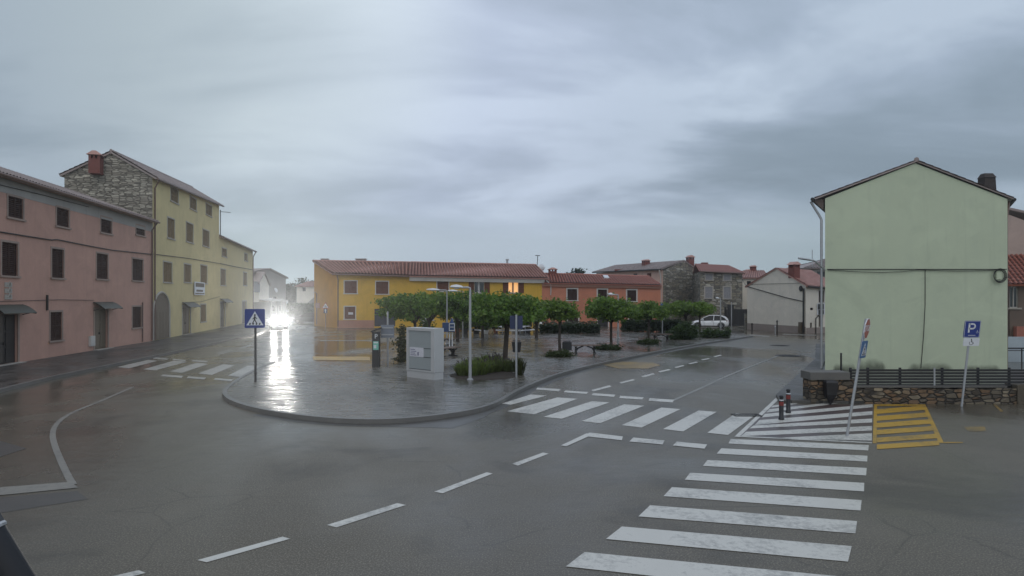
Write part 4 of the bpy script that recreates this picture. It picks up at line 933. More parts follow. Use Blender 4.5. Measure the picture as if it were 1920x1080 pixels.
downpipe(h, [l + Vector((-.05, .3, -.1)), l + Vector((.35, .3, -.75)), Vector((gA.x - .1, gA.y + .15, zl_ - 1.0)), Vector((gA.x - .1, gA.y + .15, .1))], .06, 'zinc')
downpipe(h, [r + Vector((.02, .3, -.1)), r + Vector((-.1, .3, -.9)), Vector((gB.x + .08, gB.y + .15, zr_ - 1.2)), Vector((gB.x + .08, gB.y + .15, .1))], .05, 'gutter')
q = P(1850, 358, 33.5); mb = MB(); sq4 = ((-1, -1), (1, -1), (1, 1), (-1, 1))
mb.hexa([q + Vector((a * .33, b * .3, -.6)) for a, b in sq4], [q + Vector((a * .28, b * .25, .66)) for a, b in sq4]); ch_ = part('chimney', mb, M['sooty'], h)
mb = MB(); mb.hexa([q + Vector((a * .31, b * .29, .663)) for a, b in sq4], [q + Vector((a * .22, b * .14, .9)) for a, b in sq4]); part('cap', mb, M['sooty'], ch_)
mb = MB(); mb.tube([w.p(w.u(x), w.z(x, 505), .05) for x in (1550, 1886)], .022, 6)
for xs in ((1552, 1600, 1650, 1690, 1722), (1722, 1760, 1800, 1840, 1870)):
    n = len(xs) - 1; mb.tube([w.p(w.u(x), w.z(x, 506 + (5 if xs[0] < 1700 else 2.5) * math.sin(PI * k / n)), .07) for k, x in enumerate(xs)], .014, 6)
mb.tube([w.p(w.u(x), w.z(x, y), .03) for x, y in ((1734, 506), (1734, 570), (1731, 630), (1726, 690))], .014, 6); part('cable', mb, M['cable'], h)
mb = MB(); c = w.p(w.u(1871), w.z(1871, 517), .09)
for k, rr in enumerate((.25, .28, .31)):
    mb.tube([c + Vector((rr * math.cos(t * PI / 10), -.03 * k, rr * 1.08 * math.sin(t * PI / 10))) for t in range(21)], .017, 5, False)
mb.tube([c + Vector((.3, 0, -.1)), c + Vector((.42, 0, -.05)), c + Vector((.5, 0, -.14))], .02, 5); part('cable_coil', mb, M['cable'], h)
mb = MB(); w.slab(mb, w.u(1866), w.u(1876), w.z(1871, 524), w.z(1871, 510), .003, .08); part('junction_box', mb, M['green'], h)
# patches of black mould on the render near the ground
dm_ = bpy.data.materials.new('mould_stain'); dm_.use_nodes = True; dt = dm_.node_tree; db = dt.nodes['Principled BSDF']; db.inputs['Base Color'].default_value = (.085, .095, .07, 1); db.inputs['Roughness'].default_value = .9
duv = dt.nodes.new('ShaderNodeUVMap'); duv.uv_map = 'UVMap'; dsx = dt.nodes.new('ShaderNodeSeparateXYZ'); L(dt, duv.outputs[0], dsx.inputs[0])
edge = math_(dt, 'MULTIPLY', ramp(dt, dsx.outputs[1], [(0, g3(1)), (1, g3(0))]), ramp(dt, dsx.outputs[0], [(0, g3(0)), (.2, g3(1)), (.8, g3(1)), (1, g3(0))]))
dn_ = noise(dt, pos(dt, (1, 1, .8)), 1.7, 7, .65); da = ramp(dt, math_(dt, 'MULTIPLY', math_(dt, 'ADD', dn_, .25), edge), [(.32, g3(0)), (.70, g3(.55))])
L(dt, da, db.inputs['Alpha'])
for xa, xb, yt, off_ in ((1556, 1610, 672, .004), (1600, 1668, 655, .005), (1690, 1800, 668, .004), (1800, 1886, 676, .005)):
    u0, u1 = w.u(xa), w.u(xb); zt_ = w.z((xa + xb) / 2, yt); mb = MB().add([w.p(u0, 0, off_), w.p(u1, 0, off_), w.p(u1, zt_, off_), w.p(u0, zt_, off_)], [(0, 0), (1, 0), (1, 1), (0, 1)]); part('mould_stain', mb, dm_, h)
# street lamp arm fixed to the green house corner
q0 = w.p(-.02, w.z(1549, 506), .02); q1 = P(1527, 489, gA.y - .8); q2 = P(1497, 484.5, gA.y - 1.2)
t = thing('wall_street_lamp', 'grey street lamp arm fixed to the green house corner', 'street lamp', q0); part('arm', MB().tube([q0, q0.lerp(q1, .6), q1, q1.lerp(q2, .3)], .04, 8), M['galv'], t, smooth=True)
mb = MB(); a, b = q1.lerp(q2, .25), q2; mb.loft([[a.lerp(b, s_) + Vector((0, dy * wv, dz * .05)) for dy, dz in ((-1, 0), (-.7, 1), (.7, 1), (1, 0), (.6, -.6), (-.6, -.6))] for s_, wv in ((0, .05), (.2, .11), (.8, .12), (1, .04))]); part('lamp_head', mb, M['lampgrey'], t, smooth=True)
# ---- house right behind
bA = Vector(((1862 - CX) / F * 44, 44, 0)); bB = bA + Vector((10, -3, 0))
h = thing('beige_house', 'beige house with brown lean-to partly hidden behind the green house', 'house', (bA.x, bA.y, 0))
w = Wall(bA, bB, [(0, 1), (1, 1)]); w.top = [(0, w.z(1868, 391)), (w.u(1920), w.z(1920, 413)), (w.L, 6.5)]
mb = MB(); w.build(mb); mb.add([v3(bB, 0), v3(bB + Vector((0, 10, 0)), 0), v3(bB + Vector((0, 10, 0)), 6.5), v3(bB, 6.5)]); part('wall', mb, M['beige'], h)
mb = MB(); a = w.p(-.2, w.tz(0) + .2, .2); b = w.p(w.L + .3, w.tz(w.L), .2); mb.hexa([a, b, b + Vector((0, 8, 0)), a + Vector((0, 8, 0))], [p + Vector((0, 0, .16)) for p in (a, b, b + Vector((0, 8, 0)), a + Vector((0, 8, 0)))]); part('roof', mb, M['tilegrey'], h)
lw = Wall(w.p(0, 0, 3), w.p(w.L, 0, 3), [(0, 1), (1, 1)]); zt = lw.z(1905, 531); lw.top = [(0, zt), (lw.L, zt)]
wn = window(h, lw, (1893, 537, 1909, 577), 'glass', trim=None); mb = MB(); lw.build(mb); part('lean_to_wall', mb, M['brownwall'], h)
mb = MB(); roof_plane(mb, lw.p(-.5, zt - .1, .5), lw.p(lw.L, zt - .1, .5), w.p(lw.L, w.z(1905, 478), .05), w.p(-.5, w.z(1905, 478), .05), .26, .4, .05); part('lean_to_roof', mb, M['tilered'], h)
mb = MB(); lw.slab(mb, 0, lw.L, lw.z(1905, 632), lw.z(1905, 612), .01, .5); part('sill_band', mb, M['tilered'], h)
tA_ = Vector(((1870 - CX) / F * 35, 35, 0)); w = Wall(tA_, tA_ + Vector((9, 0, 0)), [(0, H + (HY - 632) / F * 35), (9, H + (HY - 632) / F * 35)])
t = thing('terrace', 'pale blue grey terrace wall with a black railing right of the green house', 'terrace', (tA_.x, tA_.y, 0)); mb = MB(); w.slab(mb, 0, 9, 0, w.top[0][1], -.3, 0); part('wall', mb, M['bluewall'], t)
mb = MB(); zt = H + (HY - 653) / F * 33.8
yr = 33.8; xr = (1886 - CX) / F * yr
mb.box((xr + 4, yr, zt), (8, .07, .07)); mb.box((xr + 4, yr, zt - .12), (8, .04, .04))
for k in range(6): x = xr + .02 + k * .62; mb.tube([(x + (0.2 if k else 0), yr, 0), (x + (.2 if k else 0), yr, zt)], .03, 6)
part('railing', mb, M['dark'], t)

# ================================================================== STONE WALL AND FENCE
wA = G(1521, 757); wB = Vector(((2150 - CX) / F * wA.y, wA.y, 0)); w = Wall(wA, wB, [(0, 1), (1, 1)])
t = thing('stone_wall', 'low rubble stone wall with a taller capped pier at its left end', 'wall', (wA.x, wA.y, 0))
mb = MB(); uP = w.u(1604); zP = w.z(1560, 712); zW = w.z(1750, 729)
def wallblock(mb, u0, u1, z1, th, jag=.0):
    n = max(2, int((u1 - u0) / .3)); 
    for k in range(n):
        a = u0 + (u1 - u0) * k / n; b = u0 + (u1 - u0) * (k + 1) / n; z = z1 + R.uniform(-jag, jag)
        for (p, q, uu) in ((w.p(a, 0), w.p(b, 0), 1),): mb.add([w.p(a, 0), w.p(b, 0), w.p(b, z), w.p(a, z)], [(a, 0), (b, 0), (b, z), (a, z)])
        mb.add([w.p(a, z), w.p(b, z), w.p(b, z, -th), w.p(a, z, -th)], [(a, 0), (b, 0), (b, th), (a, th)])
        mb.add([w.p(a, 0, -th), w.p(b, 0, -th), w.p(b, z, -th), w.p(a, z, -th)], [(a, 0), (b, 0), (b, z), (a, z)])
        for x in (a, b): mb.add([w.p(x, 0), w.p(x, z), w.p(x, z, -th), w.p(x, 0, -th)], [(0, 0), (0, z), (th, z), (th, 0)])
wallblock(mb, uP + .003, w.L, zW, .45, .03); part('wall', mb, M['stone3'], t)
mb = MB(); wallblock(mb, 0, uP, zP, .6); 
part('pier', mb, M['stone3'], t)
mb = MB(); w.slab(mb, -.05, w.u(1592), zP + .003, w.z(1560, 698), -.65, .06); part('cap', mb, M['concrete'], t)
mb = MB(); w.slab(mb, w.u(1906), w.u(1935), .0, w.z(1915, 722), -.5, .05); part('pier', mb, M['stone3'], t)
mb = MB(); w.slab(mb, uP + .05, w.u(1890), zW + .035, zW + .09, -.42, -.03); part('coping', mb, M['concrete'], t)
fz0, fz1 = w.z(1750, 726), w.z(1750, 692)
t = thing('slat_fence', 'dark grey horizontal slat fence on top of the stone wall', 'fence', (wA.x, wA.y, 0))
u0, u1 = w.u(1600), w.u(2100); mb = MB(); n = 6
for k in range(n): z = fz0 + (fz1 - fz0) * (k + .1) / n; w.slab(mb, u0, u1, z, z + (fz1 - fz0) / n * .62, -.22, -.19)
part('slats', mb, M['trim'], t)
for px in (1602, 1635, 1696, 1776, 1844, 1903, 1970):
    mb = MB(); u = w.u(px); w.slab(mb, u - .035, u + .035, zW - .1, fz1 + .02, -.27, -.225); part('post', mb, M['trim'], t)
mb = MB(); w.slab(mb, w.u(1757), w.u(1760), zW, fz1 + .02, -.185, -.16); part('wire_post', mb, M['zinc'], t)
# black bin on post in front of pier
c = G(1557, 759); t = thing('litter_bin', 'black litter bin with pointed foot against the stone pier', 'litter bin', c)
mb = MB(); mb.loft([[c + Vector((x * r_, y * r_ * .7, z)) for x, y in ((-1, -1), (1, -1), (1, 1), (-1, 1))] for z, r_ in ((.04, .05), (.16, .085), (.34, .165), (.72, .195), (.79, .16))]); part('bin', mb, M['dark'], t, bevel=.015)
part('post', MB().tube([c, c + Vector((0, 0, .3))], [.035, .05], 8), M['dark'], t)
c = G(1577, 706); c = Vector((c.x, c.y, .05)); t = thing('short_post', 'short black post standing behind the stone pier', 'post', c); mb = MB().tube([c, c + Vector((0, 0, .95))], .04, 8); part('shaft', mb, M['dark'], t); part('cap', MB().lathe(c + Vector((0, 0, .95)), [(.045, 0), (.045, .03), (.01, .05)], 8), M['dark'], t)

# ================================================================== BOLLARDS
def bollard(px, py, top, label):
    c = G(px, py, .008); hgt = (py - top) / sc(py); t = thing('bollard', label, 'bollard', c, 'black bollards with red bands'); r = .062
    mb = MB().lathe(c, [(r * 1.25, 0), (r * 1.25, .05), (r, .07), (r, hgt * .84), (r * .8, hgt * .86), (r * .8, hgt * .89), (r, hgt * .91), (r * .95, hgt * .97), (r * .5, hgt), (.002, hgt)], 16); part('shaft', mb, M['dark'], t, smooth=True)
    part('band', MB().lathe(c, [(r * 1.02, hgt * .58), (r * 1.04, hgt * .59), (r * 1.04, hgt * .73), (r * 1.02, hgt * .74)], 16), M['redband'], t, smooth=True)
    part('reflector', MB().lathe(c, [(r * 1.02, hgt * .78), (r * 1.04, hgt * .785), (r * 1.04, hgt * .82), (r * 1.02, hgt * .825)], 16), M['signwhite'], t, smooth=True)
bollard(1465, 787, 741, 'black bollard with red band, the nearer of the two on the white hatching')
bollard(1478, 774, 729, 'black bollard with red band, the farther of the two on the white hatching')
def post(px, py, top, r, label, mat, cap=True):
    c = G(px, py); hh = (py - top) / sc(py); t = thing('post', label, 'post', c)
    part('shaft', MB().tube([c, c + Vector((0, 0, hh))], r, 8), M[mat], t)
    part('cap', MB().lathe(c + Vector((0, 0, hh)), [(r * 1.5, 0), (r * 1.7, .08), (r * .8, .18), (.003, .2)], 8), M[mat], t)
post(1410, 622, 609, .07, 'thin dark post at the left corner of the cream house', 'iron')
post(1457, 625.5, 604, .06, 'slim post with dark top in front of the cream house wall', 'iron')
post(1453.5, 625.5, 614, .05, 'stubby grey post beside the slim one at the cream house', 'zinc')
# small rubble pier beside cream house
c = G(1404, 616.3); t = thing('stone_pillar', 'squat rubble pillar at the left corner of the cream house', 'pillar', c); ww = Wall(c + Vector((-.55, -.5, 0)), c + Vector((.55, -.5, 0)), [(0, 1.75), (1.1, 1.75)]); mb = MB(); ww.build(mb)
for u in (0, 1.1): mb.add([ww.p(u, 0), ww.p(u, 0, -.45), ww.p(u, 1.75, -.45), ww.p(u, 1.75)], [(0, 0), (.45, 0), (.45, 1.75), (0, 1.75)])
part('masonry', mb, M['stone2'], t); mb = MB(); ww.slab(mb, -.06, 1.16, 1.753, 1.85, -.5, .06); part('cap', mb, M['concrete'], t)
# dark gate wall between the stone house and the cream house
c = G(1384, 612); t = thing('gate', 'dark boarded gate between the stone house and the cream house', 'gate', c); w = Wall(c + Vector((-1.6, 0, 0)), c + Vector((1.3, 0, 0)), [(0, 2), (1, 2)]); mb = MB()
for k in range(12): w.slab(mb, k * .24, k * .24 + .22, .05, 2.2, -.03, .03)
part('boards', mb, M['doordark'], t); mb = MB(); w.slab(mb, -.15, 0, 0, 2.5, -.08, .08); w.slab(mb, 2.88, 3.03, 0, 2.5, -.08, .08); part('posts', mb, M['iron'], t)

# ================================================================== SIGNS
class Fr:
    def __init__(s, o, ang, roll=Vector((0, 0, 1))):
        s.o = Vector(o); s.x = Vector((math.cos(ang), math.sin(ang), 0)); s.z = roll.normalized(); s.n = s.x.cross(s.z).normalized()
        if s.n.y > 0 and abs(s.n.y) > 1e-6: pass
    def p(s, a, b, d=0): return s.o + s.x * a + s.z * b + s.n * d
    def plate(s, mb, pts, d0, d1): return mb.hexa([s.p(a, b, d0) for a, b in pts], [s.p(a, b, d1) for a, b in pts])
    def rect(s, mb, a0, b0, a1, b1, d0, d1): return s.plate(mb, [(a0, b0), (a1, b0), (a1, b1), (a0, b1)], d0, d1)
    def stroke(s, mb, a, b, wd, d):
        a, b = Vector(a), Vector(b); t = (b - a).normalized(); q = Vector((-t.y, t.x)) * wd / 2
        return s.plate(mb, [tuple(a - q), tuple(b - q), tuple(b + q), tuple(a + q)], d, d + .003)
def rrect(wd, hg, r=.05, n=4):
    out = []
    for cx, cy, a0 in ((wd / 2 - r, -hg / 2 + r, -90), (wd / 2 - r, hg / 2 - r, 0), (-wd / 2 + r, hg / 2 - r, 90), (-wd / 2 + r, -hg / 2 + r, 180)):
        for k in range(n + 1): t = math.radians(a0 + 90 * k / n); out.append((cx + r * math.cos(t), cy + r * math.sin(t)))
    return out
def text_mb(fr, body, size, a, b, d, depth=.002):
    cu = bpy.data.curves.new('lettering', 'FONT'); cu.body = body; cu.size = size; cu.align_x = 'CENTER'; cu.align_y = 'CENTER'; cu.extrude = depth
    o = bpy.data.objects.new('lettering', cu); C.objects.link(o); dg = bpy.context.evaluated_depsgraph_get(); me = bpy.data.meshes.new_from_object(o.evaluated_get(dg))
    mb = MB(); vs = [fr.p(a + v.co.x, b + v.co.y, d + v.co.z) for v in me.vertices]
    for p in me.polygons: mb.add([vs[i] for i in p.vertices])
    bpy.data.objects.remove(o); bpy.data.meshes.remove(me); bpy.data.curves.remove(cu); return mb
def walker(fr, mb, s, d, ox=0, oy=0):
    q = lambda a, b: (ox + a * s, oy + b * s)
    fr.plate(mb, [q(.0 + .07 * math.cos(k * PI / 5), .36 + .07 * math.sin(k * PI / 5)) for k in range(10)], d, d + .003)
    for a, b, w_ in (((.0, .28), (-.02, .02), .11), ((-.02, .04), (-.17, -.28), .07), ((-.02, .04), (.14, -.28), .07), ((.0, .24), (-.16, .05), .05), ((.0, .24), (.15, .08), .05)): fr.stroke(mb, q(*a), q(*b), w_ * s, d)
def wheelchair(fr, mb, s, d, ox, oy):
    q = lambda a, b: (ox + a * s, oy + b * s)
    fr.plate(mb, [q(-.05 + .07 * math.cos(k * PI / 5), .36 + .07 * math.sin(k * PI / 5)) for k in range(10)], d, d + .003)
    for a, b, w_ in (((-.05, .28), (-.02, .0), .08), ((-.02, .0), (.18, .0), .07), ((.18, .0), (.26, -.24), .07), ((-.03, .15), (.12, .15), .05)): fr.stroke(mb, q(*a), q(*b), w_ * s, d)
    for k in range(9):
        a0, a1 = math.radians(140 + k * 25), math.radians(140 + (k + 1) * 25); fr.stroke(mb, q(-.04 + .24 * math.cos(a0), -.14 + .24 * math.sin(a0)), q(-.04 + .24 * math.cos(a1), -.14 + .24 * math.sin(a1)), .05 * s, d)
def ped_face(parent, fr, s, d, blue='signblue'):
    mb = MB(); fr.plate(mb, rrect(s, s, s * .06), d - .02, d); pl = part('plate', mb, M[blue], parent)
    mb = MB(); fr.plate(mb, [(-.42 * s, -.36 * s), (.42 * s, -.36 * s), (0, .38 * s)], d, d + .003); part('triangle', mb, M['signwhite'], pl)
    mb = MB(); walker(fr, mb, s * .72, d + .003, 0, -.08 * s)
    for k in range(4): x = (-.24 + k * .16) * s; fr.stroke(mb, (x - .02 * s, -.33 * s), (x + .02 * s, -.24 * s), .07 * s, d + .003)
    part('walking_figure', mb, M['signblack'], pl); return pl
# left pedestrian sign
c = G(479, 716, PZ); s_ = 33 / sc(716) * 1.04; zc_ = H + (HY - 597) / F * c.y
t = thing('pedestrian_sign', 'blue square pedestrian crossing sign on a dark pole at the plaza tip', 'sign', c)
part('pole', MB().tube([c, v3(c, zc_ + s_ * .3)], .045, 10), M['darkblue'], t, smooth=True); fr = Fr((c.x, c.y - .06, zc_), .25); ped_face(t, fr, s_, 0)
# parking sign
c = G(1803, 762); d = c.y; top = P(1821, 617, d); ax = (top - c).normalized()
t = thing('disabled_parking_sign', 'leaning blue parking sign with white wheelchair plate at the rubble wall', 'sign', c)
end = P(1821, 602, d); part('pole', MB().tube([c, end], .035, 10), M['galv'], t, smooth=True)
fr = Fr(P(1820.5, 617, d) + Vector((0, -.06, 0)), 0, ax); s_ = 30 / (F / d); hh = 32 / (F / d)
mb = MB(); fr.plate(mb, rrect(s_, hh, .03), -.02, 0); pl = part('plate', mb, M['signblue'], t)
mb = MB(); b = .02
for a in ((-s_ / 2 + .01, -hh / 2 + .01, s_ / 2 - .01, -hh / 2 + .02), (-s_ / 2 + .01, hh / 2 - .02, s_ / 2 - .01, hh / 2 - .01), (-s_ / 2 + .01, -hh / 2 + .02, -s_ / 2 + .02, hh / 2 - .02), (s_ / 2 - .02, -hh / 2 + .02, s_ / 2 - .01, hh / 2 - .02)): fr.rect(mb, *a, .0005, .003)
part('border', mb, M['signwhite'], pl)
mb = MB(); x0 = -.045
for a, b_, w_ in (((x0 - .06, -.11), (x0 - .06, .19), .055), ((x0 - .06, .165), (x0 + .05, .165), .05), ((x0 - .06, .015), (x0 + .05, .015), .05)): fr.stroke(mb, a, b_, w_, .001)
for k in range(6):
    a0, a1 = -PI / 2 + PI * k / 6, -PI / 2 + PI * (k + 1) / 6; fr.stroke(mb, (x0 + .05 + .075 * math.cos(a0), .09 + .075 * math.sin(a0)), (x0 + .05 + .075 * math.cos(a1), .09 + .075 * math.sin(a1)), .05, .001)
part('letter_p', mb, M['signwhite'], pl)
mb = MB(); wheelchair(fr, mb, .12, .001, .17, -.08); fr.rect(mb, -.11, -.205, .12, -.19, .001, .003); part('symbol', mb, M['signwhite'], pl)
fr = Fr(P(1819, 641, d) + Vector((0, -.06, 0)), 0, ax); h2 = 15 / (F / d)
mb = MB(); fr.plate(mb, rrect(s_ * .98, h2, .02), -.02, 0); pl = part('lower_plate', mb, M['signwhite'], t); mb = MB(); wheelchair(fr, mb, .24, .001, 0, 0); part('symbol', mb, M['signblack'], pl)
# stop sign, almost edge on
c = G(1588, 818); d = c.y; end = P(1624, 598, d); ax = (end - c).normalized()
t = thing('stop_sign', 'red octagonal stop sign above a blue pedestrian plate on a leaning pole', 'sign', c); part('pole', MB().tube([c, end], .034, 10), M['galv'], t, smooth=True)
fr = Fr(P(1622.5, 616, d) + Vector((.02, -.05, 0)), math.radians(49), ax); r_ = 20.5 / (F / d)
oc = lambda q: [(q * math.cos(PI / 8 + k * PI / 4), q * math.sin(PI / 8 + k * PI / 4)) for k in range(8)]
mb = MB(); fr.plate(mb, oc(r_), -.02, 0); pl = part('octagon', mb, M['signwhite'], t); mb = MB(); fr.plate(mb, oc(r_ * .93), 0, .003); part('red_face', mb, M['signred'], pl); part('lettering', text_mb(fr, 'STOP', r_ * .8, 0, 0, .006), M['signwhite'], pl)
fr = Fr(P(1617, 655, d) + Vector((.02, -.05, 0)), math.radians(46), ax); ped_face(t, fr, 32 / (F / d), 0, 'signblue2')
# sign seen from the back
c = G(727, 685, PZ); t = thing('road_sign', 'grey sign seen from behind on a post beside the parking meter', 'sign', c); d = c.y
part('pole', MB().tube([c, v3(c, P(0, 584, d).z)], .045, 8), M['galv'], t, smooth=True); z0, z1 = P(0, 633, d).z, P(0, 609, d).z; k = d / F
mb = MB(); mb.box((c.x, c.y - .07, (z0 + z1) / 2), (25 * k, .03, z1 - z0)); part('plate', mb, M['signback'], t); mb = MB()
for z in (z0 + .15, z1 - .15): mb.box((c.x, c.y - .1, z), (22 * k, .04, .05))
part('brackets', mb, M['galv'], t)
c = G(968, 707, PZ); t = thing('road_sign', 'dark blue sign seen from behind on a grey post by the lavender bed', 'sign', c); d = c.y; k = d / F
part('pole', MB().tube([c, v3(c, P(0, 590, d).z)], .045, 8), M['galv'], t, smooth=True); z0, z1 = P(0, 617, d).z, P(0, 592, d).z
mb = MB(); mb.box((c.x, c.y + .07, (z0 + z1) / 2), (24 * k, .03, z1 - z0)); part('plate', mb, M['navy'], t)
# signs by the terracotta end
c = G(1242, 624, PZ); t = thing('sign_post', 'post with blue sign and two white plates before the dark stone gable', 'sign', c); d = c.y; k = d / F
part('pole', MB().tube([c, v3(c, P(0, 569, d).z)], .06, 8), M['galv'], t, smooth=True)
for (y0, y1, wd, m_, nm) in ((583, 569, 8, 'signblue2', 'blue_plate'), (591.5, 584, 9, 'signwhite', 'white_plate'), (600, 592.5, 8.5, 'signwhite', 'white_plate')):
    z0, z1 = P(0, y0, d).z, P(0, y1, d).z; mb = MB(); mb.box((c.x, c.y - .09, (z0 + z1) / 2), (wd * k, .03, z1 - z0)); pl = part(nm, mb, M[m_], t)
    mb = MB(); mb.box((c.x, c.y - .107, z0 + (z1 - z0) * .5), (wd * k * .5, .004, (z1 - z0) * .45)); part('symbol', mb, M['signblack'] if m_ == 'signwhite' else M['signwhite'], pl)
# warning signs at ochre gable
c = G(612.5, 617); c.y -= .4; t = thing('warning_sign', 'red bordered warning triangle over a blue plate before the ochre gable', 'sign', c); d = c.y; k = d / F
part('pole', MB().tube([c, v3(c, P(0, 568, d).z)], .05, 8), M['gutter'], t); fr = Fr((c.x, c.y - .08, P(0, 573, d).z), 0); s_ = 15 * k
mb = MB(); fr.plate(mb, [(-s_ / 2, -s_ * .36), (s_ / 2, -s_ * .36), (0, s_ * .46)], -.02, 0); pl = part('triangle', mb, M['signred'], t); mb = MB(); fr.plate(mb, [(-s_ * .34, -s_ * .27), (s_ * .34, -s_ * .27), (0, s_ * .28)], 0, .004); part('white_face', mb, M['signwhite'], pl)
mb = MB(); fr.stroke(mb, (-.06, -.24), (-.06, .0), .07, .005); fr.stroke(mb, (.08, -.24), (.08, -.06), .07, .005); fr.stroke(mb, (-.06, .0), (.08, -.06), .06, .005); part('symbol', mb, M['signblack'], pl)
fr = Fr((c.x, c.y - .08, P(0, 583, d).z), 0); mb = MB(); fr.rect(mb, -3.6 * k, -4.4 * k, 3.6 * k, 4.4 * k, -.02, 0); pl = part('blue_plate', mb, M['navy'], t); mb = MB(); fr.stroke(mb, (0, -.22), (0, .1), .1, .001); fr.plate(mb, [(-.14, .06), (.14, .06), (0, .24)], .001, .004); part('arrow', mb, M['signwhite'], pl)

# ================================================================== PLAZA FURNITURE
# parking meter
c = G(704, 687, PZ); d = c.y; k = d / F; t = thing('parking_meter', 'tall black parking ticket machine with white P and green label', 'parking meter', c)
x0, x1 = -7.2 * k, 7.2 * k; ztop = P(0, 622, d).z; zt2 = P(0, 617, d).z
mb = MB(); yy = .35; b = [c + Vector((a, y, 0)) for a, y in ((x0 * .9, 0), (x1 * .9, 0), (x1 * .9, yy), (x0 * .9, yy))]; t_ = [Vector((p.x, p.y, ztop - (0.02 if i in (0, 3) else 0))) for i, p in enumerate(b)]; mb.hexa(b, t_)
part('cabinet', mb, M['dark'], t, bevel=.02)
mb = MB(); mb.hexa([Vector((c.x + x0 * 1.15, c.y - .06, ztop - .04)), Vector((c.x + x1 * 1.2, c.y - .06, zt2)), Vector((c.x + x1 * 1.2, c.y + yy + .06, zt2)), Vector((c.x + x0 * 1.15, c.y + yy + .06, ztop - .04))], [Vector((c.x + x0 * 1.15, c.y - .06, ztop + .04)), Vector((c.x + x1 * 1.2, c.y - .06, zt2 + .08)), Vector((c.x + x1 * 1.2, c.y + yy + .06, zt2 + .08)), Vector((c.x + x0 * 1.15, c.y + yy + .06, ztop + .04))]); part('roof', mb, M['trim'], t)
fr = Fr((c.x + .03, c.y, P(0, 631, d).z), 0); part('letter_p', text_mb(fr, 'P', .32, 0, 0, .006, .004), M['signwhite'], t)
mb = MB(); fr = Fr((c.x + .02, c.y, P(0, 648, d).z), 0); fr.rect(mb, -5 * k, -8 * k, 5 * k, 8 * k, .001, .012); pl = part('label_panel', mb, M['mint'], t); mb = MB(); fr.rect(mb, -4 * k, 4.5 * k, 4 * k, 7 * k, .012, .015); fr.rect(mb, -4 * k, -5 * k, 1 * k, 1 * k, .012, .015); part('print', mb, M['signwhite'], pl)
# info board
a, b = G(762, 707, PZ), G(814, 713, PZ); b2_ = G(828, 709, PZ); w = Wall(a, b, [(0, 1), (1, 1)]); zt = w.z(788, 615); zb = w.z(788, 700)
t = thing('info_board', 'large grey metal notice cabinet on the plaza with one paper poster', 'notice board', a); Lb = w.L; dp = .55
mb = MB(); w.slab(mb, 0, Lb, 0, w.z(788, 697), -dp + .03, -.03); part('base', mb, M['boardframe'], t, bevel=.01)
z0 = w.z(788, 696.5); mb = MB(); f_ = .13
for q in ((0, f_, z0, zt), (Lb - f_ * 1.5, Lb, z0, zt), (f_, Lb - f_ * 1.5, zt - f_ * .9, zt), (f_, Lb - f_ * 1.5, z0, z0 + f_ * .5)): w.slab(mb, *q, -.07, 0)
w.slab(mb, 0, Lb, z0, zt, -dp, -.071); part('cabinet', mb, M['boardframe'], t)
mb = MB(); w.slab(mb, f_, Lb - f_ * 1.5, z0 + f_ * .5, zt - f_ * .9, -.07, -.045); part('panel', mb, M['boardpanel'], t)
mb = MB()
for y in (653, 669.5): z = w.z(790, y); w.slab(mb, w.u(793), w.u(810), z - .012, z + .012, -.045, -.03)
w.slab(mb, f_, Lb - f_ * 1.5, z0 + f_ * .5 + .004, z0 + f_ * .5 + .03, -.045, -.036); part('rails', mb, M['seam'], t)
mb = MB(); w.slab(mb, w.u(767), w.u(793), w.z(780, 669), w.z(780, 651.5), -.044, -.034); pp = part('poster', mb, M['paper'], t)
mb = MB(); 
for k_ in range(4): w.slab(mb, w.u(768.5), w.u(777 + (k_ % 2) * 2.5), w.z(775, 656 + k_ * 3.4), w.z(775, 654.6 + k_ * 3.4), -.034, -.032)
w.slab(mb, w.u(781.5), w.u(784), w.z(783, 667), w.z(783, 660), -.034, -.032); part('print', mb, M['papertext'], pp)
# benches
def bench(px, py, wid, ang, label, wood='bench'):
    c = G(px, py, PZ); t = thing('bench', label, 'bench', c, 'backless wooden plaza benches'); ex = Vector((math.cos(ang), math.sin(ang), 0)); ey = Vector((-ex.y, ex.x, 0)); Mx = Matrix.Rotation(ang, 3, 'Z')
    mb = MB()
    for k in range(6): mb.box(c + ey * (-.28 + k * .115) + Vector((0, 0, .47 + .02 * abs(k - 2.5) / 2.5)), (wid, .1, .045), Mx)
    part('seat', mb, M[wood], t)
    for s_ in (-1, 1):
        o = c + ex * s_ * wid * .3; mb = MB(); mb.box(o + Vector((0, 0, .03)), (.1, .62, .06), Mx); mb.box(o + Vector((0, 0, .22)), (.09, .2, .36), Mx); mb.tube([o + ey * -.3 + Vector((0, 0, .42)), o + ey * -.1 + Vector((0, 0, .32)), o + Vector((0, 0, .25)), o + ey * .1 + Vector((0, 0, .32)), o + ey * .3 + Vector((0, 0, .42))], .04, 6); mb.tube([o + ex * -s_ * .45 + Vector((0, 0, .43)), o + ex * -s_ * .12 + Vector((0, 0, .3)), o + Vector((0, 0, .1))], .045, 6); part('leg', mb, M['dark'], t)
bench(1097, 662, 1.9, .05, 'wooden bench with dark legs beside the square bin'); bench(1239, 638, 1.75, 0, 'wooden bench in front of the round bush before the white car'); bench(838, 668, 1.9, 1.0, 'dark wooden bench just behind the notice cabinet'); bench(837, 648, 1.8, 1.0, 'dark bench farther back beside the blue stand')
